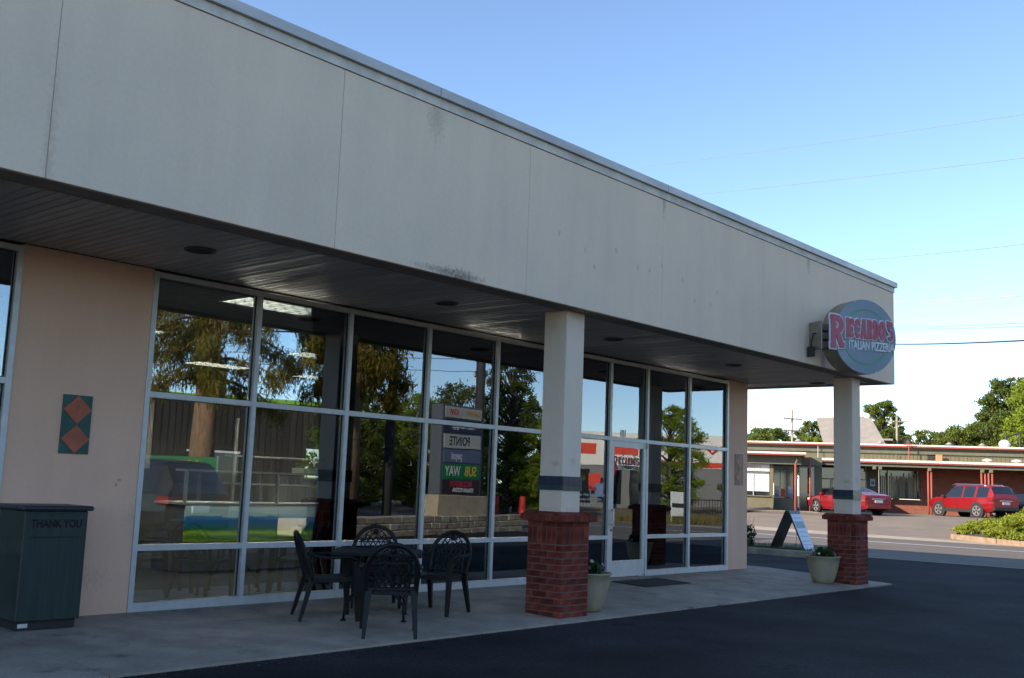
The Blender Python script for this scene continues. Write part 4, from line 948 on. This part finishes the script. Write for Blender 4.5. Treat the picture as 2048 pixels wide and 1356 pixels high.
fx('roof_trim', M_rtrim, -14, 30.4, -6.3, .42, 4.43, 4.51); fx('roof_edge', M_wroof, -14, 30.4, -6.3, .45, 4.512, 4.60)
fx('canopy_trim', M_rtrim, 4.2, 30, .02, 3.4, 3.36, 3.44); fx('canopy_edge', M_wroof, 4.2, 30, .02, 3.44, 3.442, 3.575)
fx('canopy_beam', M_olived, 4.3, 30, 3.0, 3.25, 3.18, 3.358)
fx('canopy_trim', M_rtrim, -14, 3.30, .02, 10.0, 3.43, 3.50); fx('canopy_edge', M_wroof, -14, 3.33, .02, 10.04, 3.502, 3.605)
fx('canopy_beam', M_olived, -14, 3.1, 9.05, 9.4, 2.98, 3.428)
# shop front at the left
fx('shop_wall', M_olive, -14, 1.66, 8.6, 9.0, .3, 1.24); fx('shop_wall', M_olive, -14, 1.5, 8.6, 9.0, 2.98, 3.43); fx('pilaster', M_olive, 1.5, 1.68, 8.6, 9.06, 1.242, 2.978)
fx('window_sill', M_olive, -14, 1.5, 8.95, 9.10, 1.242, 1.30)
wn_ = fx('shop_window', M_fgl, -3, 1.5, 8.7, 8.75, 1.30, 2.97); fx('window_blind', mat('blind_white', (.74,.74,.72), .8), -3, 1.46, 8.78, 8.80, 1.52, 2.56, wn_); fx('window_mullion', M_wfr, .62, .66, 8.81, 8.84, 1.3, 2.56, wn_)
sb_ = fx('name_board', mat('board_white', (.72,.72,.70), .7), -3, 1.48, 8.95, 9.02, 2.58, 2.96, fb)
text("JEFFREY'S", .26, mat('pale_red_lettering', (.42,.20,.20), .7), sb_, (.60*K, -9.03*K, Z(2.80)), depth=.003, sx=.9); text("Personal Hair Care", .09, MATS['pale_red_lettering'], sb_, (.75*K, -9.03*K, Z(2.645)), depth=.003)
fx('shop_wall', M_olived, 1.69, 2.95, 7.7, 8.0, .3, 1.20)
for a_, b_ in ((1.70,2.02),(2.03,2.36),(2.37,2.92)):
    w_ = fx('shop_window', M_fgl, a_, b_, 7.75, 7.8, 1.20, 2.98); fx('window_frame', M_olived, b_, b_+.03, 7.72, 7.84, 1.2, 2.98, w_)
for a_ in (1.74, 2.45):
    for k, c_ in enumerate(((.16,.17,.34),(.30,.32,.46),(.50,.45,.5))): fx('window_poster', mat('poster%d' % k, c_, .6), a_, a_+.24, 7.805, 7.812, 1.26+k*.20, 1.44+k*.20)
fx('window_poster', mat('poster_red', (.45,.06,.05), .6), 2.08, 2.30, 7.805, 7.812, 1.28, 1.70)
fx('shop_wall', M_olived, 1.69, 4.2, 7.6, 8.0, 2.985, 3.42)
d_ = fx('door', M_fgl, 3.08, 3.80, 6.95, 7.0, .5, 2.9)
for q in ((3.04,3.10,.45,2.95),(3.78,3.84,.45,2.95),(3.10,3.78,2.88,2.95),(3.10,3.78,1.38,1.44),(3.10,3.78,.45,.52)): fx('door_frame', M_wfr, q[0], q[1], 7.0, 7.06, q[2], q[3], d_)
fx('shop_wall', M_olived, 3.86, 4.25, 0, 7.05, .3, 3.42)
# glazed entrance
e_ = fx('entrance_glazing', M_fgl, 4.3, 7.1, .02, .06, .5, 3.34)
for q in ((4.3,4.38,.5,3.34),(5.0,5.06,.5,2.4),(5.10,5.16,.5,2.4),(5.7,5.76,.5,3.34),(6.4,6.46,.5,3.34),(7.04,7.10,.5,3.34),(4.38,7.04,2.40,2.48),(4.38,7.04,1.30,1.34),(4.38,7.04,3.27,3.34)): fx('glazing_bar', M_wfr, q[0], q[1], .06, .11, q[2], q[3], e_)
fx('olive_wall', M_olive, 7.12, 7.80, -.3, .08, .3, 3.35)
hp = fx('access_sign', mat('sign_pale', (.62,.70,.78), .6), 7.32, 7.60, .082, .095, 2.08, 2.52); fx('access_symbol', mat('sign_blue', (.03,.12,.50), .6), 7.38, 7.54, .097, .10, 2.18, 2.36, hp)
q = MB(); q.tube([((7.46+.035*math.cos(a_))*K, -.102*K, Z(2.25+.035*math.sin(a_))) for a_ in np.linspace(1.6,6.2,10)], .007, 4); q.tube([(7.44*K,-.102*K,Z(2.33)),(7.445*K,-.102*K,Z(2.27)),(7.48*K,-.102*K,Z(2.27)),(7.50*K,-.102*K,Z(2.22))], .008, 4); q.build('wheelchair_mark', M_wfr, hp)
fx('brick_wall', M_fbr, 7.80, 30, -.3, .0, .3, 1.36); fx('brick_wall', M_fbr, 10.16, 30, -.3, .0, 1.362, 3.2); fx('brick_wall', M_olived, 7.80, 10.16, -.3, .0, 3.12, 3.2)
wn_ = fx('window', M_fgl, 7.84, 10.12, -.10, -.06, 1.38, 3.1)
rr_ = random.Random(4); s_ = 7.9
while s_ < 10.0:
    if rr_.random() < .82: fx('blind_slat', mat('blind_slat', (.25,.22,.17), .7), s_, s_+.07, -.055, -.045, 1.42, 2.72+rr_.choice((0,0,.2)), wn_)
    s_ += .10
for q in ((7.84,7.90,1.38,3.1),(8.28,8.33,1.38,3.1),(10.06,10.12,1.38,3.1),(7.9,10.06,1.38,1.43),(7.9,10.06,3.05,3.1)): fx('window_frame', M_olived, q[0], q[1], -.04, .02, q[2], q[3], wn_)
# posts
def fpost(s, o, zt_=3.18, r=.055): MB().lathe([(r,Z(.35)),(r,Z(zt_))], 12, s*K, -o*K, True, True).build('post', M_post, fb, True)
fpost(2.80, 9.75, 3.0); fpost(3.58, 8.4, 3.42)
MB().tube([(2.80*K,-9.75*K,Z(3.0)),(2.86*K,-9.7*K,Z(3.12)),(2.95*K,-9.6*K,Z(3.42))], .05, 8).build('post_bracket', M_olive, fb, True)
for s_ in (10.19,10.36,13.0,13.19,13.37,13.56,16.2,16.4): fpost(s_, 3.15, 2.98)
for s_ in (7.3,7.62,10.27,13.05,13.5,16.3):
    MB().bbox((s_-.10)*K, (s_+.10)*K, -3.30*K, -2.95*K, Z(2.99), Z(3.178), .03).build('post_cap', M_olive, fb)
for a_, b_ in ((4.5,5.2),(10.5,12.4)): fx('strip_light', mat('strip_light', (.7,.66,.55), .5), a_, b_, 2.75, 2.9, 3.19, 3.23)
# rooftop details
fx('vent_gap', M_dark, 10.58, 11.0, .0, .015, 3.72, 4.04); q = fx('loose_board', mat('raw_wood', (.42,.24,.12), .8, var=.2, vscale=5), 11.0, 11.36, .3, .36, 3.6, 4.06)
MB().tube([(9.48*K,-.6*K,Z(3.6)),(9.48*K,-.6*K,Z(4.66))], .035, 8).build('mast', M_post, fb); MB().tube([(9.2*K,-.6*K,Z(4.60)),(9.75*K,-.6*K,Z(4.62))], .03, 8).build('mast_arm', M_post, fb)
MB().tube([(4.3*K,-.3*K,Z(3.6)),(4.3*K,-.3*K,Z(4.45))], .02, 6).build('pipe', M_wfr, fb); MB().tube([(8.8*K,-.2*K,Z(3.6)),(8.8*K,-.2*K,Z(4.05))], .02, 6).build('pipe', M_olived, fb)
for s_ in (13.56,15.11,17.5):
    MB().lathe([(.10,Z(3.56)),(.10,Z(3.68)),(.30,Z(3.70)),(.30,Z(3.76)),(.18,Z(3.82)),(.02,Z(3.84))], 18, s_*K, -1.9*K, True, True).build('roof_vent', M_wroof, fb, True)
for s_, o_ in ((3.2,-1.5),(8.1,-1.5),(12.0,-1.2),(13.9,-1.5)):
    MB().lathe([(.08,Z(4.5)),(.08,Z(4.74)),(.26,Z(4.74)),(.05,Z(4.88))], 12, s_*K, -o_*K, True, True).build('roof_vent', mat('galvanised', (.3,.29,.27), .6), fb, True)
MB().sphere((15.8*K, 4.9*K, Z(5.02)), .36, 16, 10, .85).build('ball_vent', mat('vent_white', (.7,.7,.7), .5), fb, True)
ds = MB(); ds.loft([[(9.66*K+r_*math.cos(a_), (2.8+y_)*K, Z(4.98)+r_*math.sin(a_)) for a_ in np.linspace(0,2*math.pi,18,endpoint=False)] for r_, y_ in ((.24,-.10),(.20,-.04),(.02,0))], False, True); ds.tube([(9.66*K,2.8*K,Z(4.5)),(9.66*K,2.8*K,Z(4.98))], .03, 6); ds.build('satellite_dish', M_plast, fb, True)
fr_ = MB()
for s_ in (15.95,16.75): fr_.tube([(s_*K,5.2*K,Z(4.5)),(s_*K,5.2*K,Z(5.75))], .06, 6)
fr_.tube([(15.95*K,5.2*K,Z(5.5)),(16.9*K,5.2*K,Z(5.8))], .06, 6); fr_.tube([(15.95*K,5.2*K,Z(4.6)),(16.75*K,5.2*K,Z(5.6))], .03, 6); fr_.build('roof_frame', M_plast, fb)
# paving stripes before the shop, bay marks
for k in range(4):
    sp_ = MB(); sp_.box(-2*K, 3.9*K, -(13.2-k*1.1)*K, -(12.95-k*1.1)*K, .531, .535); o = sp_.build('paving_stripe', M_conc2, None, kind='structure'); o.location = OB; o.rotation_euler = (0,0,ug)
bank = MB(); bank.loft([[(-3*K,-9.1*K,.7),(1.5*K,-9.1*K,.68),(1.4*K,-9.9*K,.52)],[(-3*K,-14*K,.70),(-.2*K,-13.5*K,.66),(-.1*K,-14.4*K,.5)]], closed=False); o = bank.build('gravel_bank', mat('gravel', (.25,.20,.15), 1, var=.4, vscale=20, bump=.8, bscale=30), None, kind='structure'); o.location = OB; o.rotation_euler = (0,0,ug)

# ------------------------------------------------------------------ juniper bed with timber edging
M_timb = mat('weathered_timber', (.30,.205,.135), .9, var=.3, vscale=4, bump=.4, bscale=30)
E0 = Vector((37.2,4.55,0)); E1 = Vector((33.9,.2,0)); E2 = Vector((31.2,-4.5,0)); E3 = Vector((43.0,6.2,0))
te = 0
def timber(a, b, k):
    for q in range(k):
        p0 = a.lerp(b, q/k+.004); p1 = a.lerp(b, (q+1)/k-.004); p0.z = gz(p0.x,p0.y)+.08; p1.z = gz(p1.x,p1.y)+.08
        MB().bar(p0, p1, .2, .22).build('timber', M_timb, te)
te = thing('timber_edging', 'weathered timber edging round the juniper bed at the right', 'edging', (0,0,0))
timber(E0, E1, 2); timber(E1, E2, 2); timber(E0, E3, 3)
bed = MB(); bp_ = [E0,E1,E2,Vector((44,-8,0)),Vector((50,1,0)),E3]; bed.add([(p_.x,p_.y,gz(p_.x,p_.y)+.10) for p_ in bp_], [tuple(range(6))]); bed.build('planting_bed', M_mulch, kind='structure')
jn_l = leaf_mat('juniper_leaf', (.25,.29,.03), (.38,.42,.05)); rng = np.random.RandomState(77)
for i, (jx, jy, jr, jh, lab) in enumerate([(39.3,3.6,1.3,.40,'low yellow green juniper at the left corner of the timber edged bed'),(37.4,1.6,1.7,.75,'yellow green juniper just right of the bed corner behind the timbers'),(41.2,2.1,2.0,1.0,'high yellow green juniper at the back of the timber edged bed'),(36.0,-1.5,1.9,.95,'yellow green juniper in the bed at the picture edge'),(39.4,.4,2.0,1.05,'high yellow green juniper in the middle of the timber edged bed')]):
    t = thing('juniper_shrub', lab, 'shrub', (jx,jy,gz(jx,jy)+.08), 0, 'junipers in the timber edged bed'); cs = []; rd = []
    for k in range(46):
        a_ = rng.uniform(0,6.28); r_ = jr*math.sqrt(rng.uniform(0,1)); cs.append((r_*math.cos(a_), r_*math.sin(a_), .10+jh*(1-(r_/jr)**2)+rng.uniform(-.05,.12))); rd.append((.30,.30,.14))
    place(quads_mesh('foliage', leaf_cloud(cs, rd, 16000, .06, 2.2, -.15, rng, .4), jn_l), 'foliage', t)

# ------------------------------------------------------------------ house, poles and wires beyond
hs = thing('grey_house', 'house with steep grey gabled roof behind the low building', 'house', (81.5,27.7,.5), R(-68))
M_shing = mat('grey_shingle', (.30,.27,.24), .9, var=.15, vscale=2); M_hw = mat('house_wall', (.55,.54,.52), .8)
MB().box(-2.1,2.3,-2,2.5,0,5.19).build('wall', M_hw, hs)
rf = MB(); rf.loft([[(x_,-2.6,5.3),(x_,.2,7.55),(x_,3.0,5.3),(x_,3.0,5.15),(x_,.2,7.4),(x_,-2.6,5.15)] for x_ in (-3.0,3.0)], True, True)
rf = MB(); rf.add([(-2.3,-2.6,5.35),(2.6,-2.6,5.35),(1.5,.2,7.6),(-3.0,.2,7.6),(-2.3,3,5.35),(2.6,3,5.35),(-2.3,-2.6,5.2),(2.6,-2.6,5.2),(2.6,3,5.2),(-2.3,3,5.2)],[(0,1,2,3),(3,2,5,4),(0,3,4),(1,5,2),(6,9,8,7),(0,6,7,1),(4,5,8,9),(0,4,9,6),(1,7,8,5)]); rf.build('roof', M_shing, hs)
MB().box(2.0,3.2,-2.2,1.2,5.6,5.75).build('porch_roof', M_shing, hs); MB().box(-1.0,-.5,-1.9,-1.6,6.35,6.75).build('roof_vent', M_hw, hs); MB().box(-.6,.4,-2.03,-2.0,3.2,4.6).build('window', M_fgl, hs)
M_pole = mat('pole_wood', (.34,.28,.23), .9, var=.2, vscale=3); M_wire = mat('wire_black', (.03,.03,.035), .7); M_wirel = mat('wire_bright', (.5,.48,.45), .5)
def upole(label, x, y, h, arms, rz, r=.13, M_=None):
    t = thing('utility_pole', label, 'pole', (x,y,gz(x,y)-.05), rz); MB().tube([(0,0,0),(0,0,h)], [r,r*.7], 10).build('pole', M_ or M_pole, t, True)
    for z_ in arms:
        MB().bar((-.9,-.06,z_),(.9,-.06,z_),.1,.1).build('crossarm', M_ or M_pole, t)
        for x_ in (-.8,-.4,.4,.8): MB().lathe([(.03,z_+.05),(.045,z_+.10),(.03,z_+.15)],8,x_,-.06,True,True).build('insulator', M_wirel, t)
    return t
p_ = upole('left utility pole with two crossarms rising above the low building', 77.8,31.4,8.1,(7.3,6.3),R(-30)); MB().lathe([(.22,4.3),(.22,5.0),(.1,5.1)],12,.3,-.1,True,True).build('transformer', mat('transformer_grey', (.45,.46,.47), .5), p_, True)
upole('right utility pole with one crossarm above the brick wall', 83.6,24.7,7.8,(7.4,),R(-60))
upole('dark utility pole mirrored in the third window from the pink wall', 21.6,-19.9,12,(11.2,),R(40),.2,mat('pole_dark', (.05,.05,.055), .8))
upole('thick dark pole mirrored left of the pale column', 19.3,-13.2,9.0,(),0,.19,mat('pole_dark2', (.045,.04,.045), .8))
def wire(label, a, b, r, sag=.4, M_=None, ext=.6):
    a = Vector(a); b = Vector(b); d = b-a; b = b+d*ext; a = a-d*.25; n_ = 24
    MB().tube([a.lerp(b, i/n_)+Vector((0,0,-sag*4*(i/n_)*(1-i/n_)+sag*.8)) for i in range(n_+1)], r, 5).build('overhead_wire', M_ or M_wire, None, True, label=label, cat='wire', group='overhead wires above the road')
W_ = [((42.71,23.02,19.43),(35.71,1.13,15.94),.010),((44.95,20.77,18.0),(35.92,1.23,14.31),.010),((51.08,14.5,14.59),(36.33,1.43,11.08),.011),((52.96,12.83,12.35),(36.57,1.55,9.17),.022),((53.13,12.92,10.98),(36.7,1.62,8.15),.014),((53.15,12.92,10.87),(36.72,1.63,8.02),.014),((53.26,12.98,10.0),(36.79,1.66,7.49),.034)]
nm_ = ['highest thin wire crossing the sky','second highest thin wire in the sky','third thin wire, reaching the canopy coping','pale bright wire level with the top of the round sign','upper of two thin wires beside the round sign','lower of two thin wires beside the round sign','thick black cable lowest of the wires beside the round sign']
M_sky_w = mat('wire_grey', (.22,.24,.28), .6)
for (a_, b_, r_), l_ in zip(W_, nm_): wire(l_, a_, b_, r_, .15, M_wirel if 'bright' in l_ else (M_wire if 'thick' in l_ else M_sky_w))
for k, (za, zb2, r_) in enumerate([(7.2,7.9,.03),(8.6,9.4,.018),(9.8,10.9,.018),(6.4,6.9,.012),(6.0,6.3,.012)]):
    wire('%s overhead wire mirrored in the shop windows' % ('thick main','upper middle','topmost','lower middle','lowest')[k], (16,-22,za-.8), (33,-14,zb2), r_, .25)

# ------------------------------------------------------------------ things across the lot, mirrored in the glass
# monument sign
M_tan = mat('tan_render', (.44,.36,.25), .9, var=.2, vscale=3, bump=.3, bscale=40)
ms = thing('monument_sign', 'tall stack of shop name panels on a tan base, mirrored in the windows', 'sign', (17.85,-12.75,-.12), math.atan2(-.12,1)+math.pi); ms.scale = (1.08,1.08,1.08)
MB().bbox(-1.15,1.15,-.32,.32,0,1.05,.02).build('base', M_tan, ms); MB().bbox(-.98,.98,-.2,.2,1.05,3.55,.02).build('cabinet', mat('cabinet_grey', (.10,.11,.125), .5), ms)
pn = [(3.20,3.50,(.50,.46,.38),None),(2.78,3.16,(.015,.02,.05),None),(2.36,2.74,(.52,.50,.45),None),(1.96,2.32,(.12,.15,.24),None),(1.50,1.92,(.0,.20,.05),None),(1.08,1.46,(.03,.012,.015),None)]
tx_ = [[("GUARANTY",.16,(.45,.30,.05),.45,0),("KIWI",.22,(.5,.05,.04),-.45,0)],[("Mann Mortgage",.21,(.6,.62,.66),0,0)],[("POINTE",.34,(.03,.04,.03),-.15,0)],[("pepsi",.30,(.55,.58,.64),-.25,0)],[("SUB",.38,(.75,.50,.02),.42,0),("WAY",.38,(.75,.75,.72),-.40,0)],[("RICCARDO'S",.22,(.50,.03,.05),0,.09),("ITALIAN PIZZERIA",.15,(.65,.65,.63),.1,-.08)]]
for (z0,z1,c_,_), tl in zip(pn, tx_):
    p = MB().box(-.86,.86,-.222,-.203,z0,z1).build('name_panel', mat('panel%.2f' % z0, c_, .4), ms)
    for s_, sz_, tc_, xo, zo in tl: text(s_, sz_, mat('pt_'+s_[:4]+'%.1f' % z0, tc_, .5), p, (xo*-1,-.224,(z0+z1)/2+zo), depth=.002, offset=.006, sx=.8)
# stone retaining wall with separate blocks
M_blk = mat('wall_block', (.42,.35,.25), .95, var=.25, vscale=4, bump=.7, bscale=20, rnd=.18)
sw_ = thing('retaining_wall', 'low wall of tan stone blocks below the monument sign, mirrored in the windows', 'wall', (10.5,-10.45,-.12), math.atan2(-2.2,9.6))
MB().box(0,11.2,-.9,-.30,0,.52).build('wall_core', M_tan, sw_); rr_ = random.Random(8)
blk = [MB().bbox(-.2,.2,-.15,.15,-.085,.085,.02).mesh('block', M_blk)]
for c_ in range(3):
    x_ = .2-(c_%2)*.2
    while x_ < 11.2: place(blk[0], 'block', sw_, (x_,-.15-c_*.03+rr_.uniform(-.015,.015),.09+c_*.178)); x_ += .41
M_dgr = leaf_mat('dry_grass_blades', (.34,.27,.10), (.22,.20,.07))
def grass(name, label, n, fx_, hh, M_):
    rng = np.random.RandomState(n); g = np.array([fx_(rng) for _ in range(n)]); gx, gy = g[:,0], g[:,1]; zz = np.array([gz(a_,b_) for a_,b_ in g])-.01
    hgt = rng.uniform(.4,1,n)*hh; a = rng.uniform(0,6.28,n); dx_, dy_ = np.cos(a)*.02, np.sin(a)*.02; lx, ly = rng.normal(0,.08,n), rng.normal(0,.08,n)
    v = np.stack([np.stack([gx-dx_,gy-dy_,zz],1),np.stack([gx+dx_,gy+dy_,zz],1),np.stack([gx+lx+dx_*.3,gy+ly+dy_*.3,zz+hgt],1),np.stack([gx+lx-dx_*.3,gy+ly-dy_*.3,zz+hgt],1)],1).reshape(-1,3)
    place(quads_mesh(name, v, M_), name, label=label, cat='grass', kind='stuff')
grass('dry_grass', 'dry yellow grass on the verge mirrored right of the door', 9000, lambda r: (r.uniform(34.6,58), r.uniform(-19.5,-16.0)), .45, M_dgr)
sheet('cross_street', 34.4, 140, -15.5, -3.2, M_road, 0.003)
# all-new menu banner
bn_ = thing('menu_banner', 'green banner on posts with yellow and white lettering, mirrored in the left window', 'banner', (12.0,-18.9,-.12), math.atan2(.6,1.0)+math.pi)
bpn = MB().box(-1.25,1.25,-.015,.015,.75,2.0).build('banner_cloth', mat('banner_green', (.012,.16,.045), .6), bn_)
for x_ in (-1.25,1.25): MB().tube([(x_,0,0),(x_,0,2.05)], .03, 8).build('post', M_steel, bn_)
text('ALL-NEW', .42, mat('banner_yellow', (.75,.42,.02), .5), bpn, (.15,-.017,1.72), depth=.002, offset=.012, sx=1.1, shear=.15); text('MENU', .42, mat('banner_white', (.75,.75,.72), .5), bpn, (.3,-.017,1.28), depth=.002, offset=.012, sx=1.1, shear=.15)
# dark building with lime roof edge
gb = thing('dark_board_building', 'dark boarded building with lime green roof edge, mirrored behind the cedar', 'building', (14.0,-40,-.12), math.atan2(5.5,14))
M_dkb = mat('dark_boards', (.022,.019,.018), .9, rnd=.3); MB().box(-22,16.6,-8,-.02,0,5.2).build('wall', M_dkb, gb)
mbd = MB().box(-.14,.14,0,.03,.0,5.1).mesh('siding_board', M_dkb)
for k in range(114): place(mbd, 'siding_board', gb, (-20+k*.32,-.01,.02))
MB().box(-22.3,16.9,-8.3,.35,5.2,5.42).build('roof_edge', mat('lime_trim', (.22,.42,.03), .5), gb)
for k in range(5): w_ = MB().box(-14+k*6,-11.5+k*6,.03,.06,1.0,2.6).build('window', M_fgl, gb); MB().box(-14.05+k*6,-11.45+k*6,.06,.08,2.55,2.65).build('window_frame', M_wfr, w_)
# red and white store
rs_ = thing('red_white_store', 'white store with red bands and red lettering, mirrored around the door', 'building', (58.0,-32.0,0), math.atan2(7.9,6.9)+math.pi)
M_wst = mat('store_white', (.85,.80,.72), .7); M_rst = mat('store_red', (.70,.05,.02), .5); M_gst = mat('store_grey', (.20,.20,.20), .8)
MB().box(-9,7.2,0.02,9,0,3.0).build('wall', M_gst, rs_); MB().box(-9.1,7.3,-.05,9,3.0,5.35).build('white_fascia', M_wst, rs_); MB().box(-9.12,-.4,-.07,-.052,3.05,3.42).build('red_band', M_rst, rs_)
for a_, b_ in ((1.2,3.6),(4.2,5.4),(5.8,7.0)): MB().box(a_,b_,-.08,-.052,3.75,4.5).build('red_panel', M_rst, rs_)
scr = MB(); scr.tube([(-7.6+.35*k+.12*math.sin(k*2.1), -.10, 4.35+.30*math.sin(k*1.7)) for k in range(14)], [.16,.2,.14,.18,.2,.13,.17,.2,.14,.18,.15,.2,.14,.16], 6, flat=.5); scr.build('red_script', M_rst, rs_, True)
for a_ in (.6,2.4,4.6): w_ = MB().box(a_,a_+1.2,-.02,.015,.3,2.7).build('window', M_fgl, rs_)
MB().tube([(3.2,-1.2,0),(3.2,-1.1,1.8),(2.9,-.9,3.0)], .10, 8).build('red_pole', M_rst, rs_, True); MB().box(3.9,4.7,-.7,-.62,1.2,2.4).build('red_poster', M_rst, rs_); MB().box(3.5,4.3,-.9,-.85,.8,1.7).build('blue_poster', mat('poster_blue', (.15,.22,.38), .6), rs_)
# thin pole, small board, fence, red barrels
MB().tube([(0,0,0),(0,0,3.3)], .045, 8).build('flag_pole', M_wfr, None, True, loc=(36.9,-17.9,gz(36.9,-17.9)), label='thin white pole mirrored in the pane right of the door', cat='pole')
bs = thing('lawn_board', 'small white board on two legs mirrored right of the door', 'sign', (36.6,-16.6,gz(36.6,-16.6)), R(40)); MB().box(-.35,.35,-.02,.02,.35,1.45).build('board', M_card, bs); MB().box(-.28,.28,.022,.03,.75,.95).build('board_band', M_plast, bs)
for x_ in (-.3,.3): MB().box(x_-.03,x_+.03,-.02,.02,0,.35).build('leg', M_card, bs)
fn = thing('iron_fence', 'low black iron fence mirrored before the red and white store', 'fence', (40.5,-19.8,gz(40.5,-19.8)), math.atan2(2.6,3.0))
for z_ in (.15,1.05): MB().box(0,9,-.02,.02,z_,z_+.05).build('fence_rail', M_plast, fn)
pk = MB().box(-.012,.012,-.012,.012,.05,1.15).mesh('picket', M_plast)
for k in range(60): place(pk, 'picket', fn, (.08+k*.15,0,0))
for k, (x_, y_) in enumerate(((31.0,-22.8),(31.9,-22.0),(33.6,-21.0))):
    MB().lathe([(.18,0),(.18,.1),(.15,.12),(.15,.55),(.17,.57),(.13,.60),(.13,.95),(.05,1.0)], 14, 0, 0, True, True).build('traffic_barrel', mat('barrel_red', (.60,.04,.03), .5), None, True, loc=(x_,y_,gz(x_,y_)), label=('red traffic post mirrored beside the pale column, left one','red traffic post mirrored beside the pale column, middle one','red traffic post mirrored beside the pale column, right one')[k], cat='traffic post', group='red traffic posts')
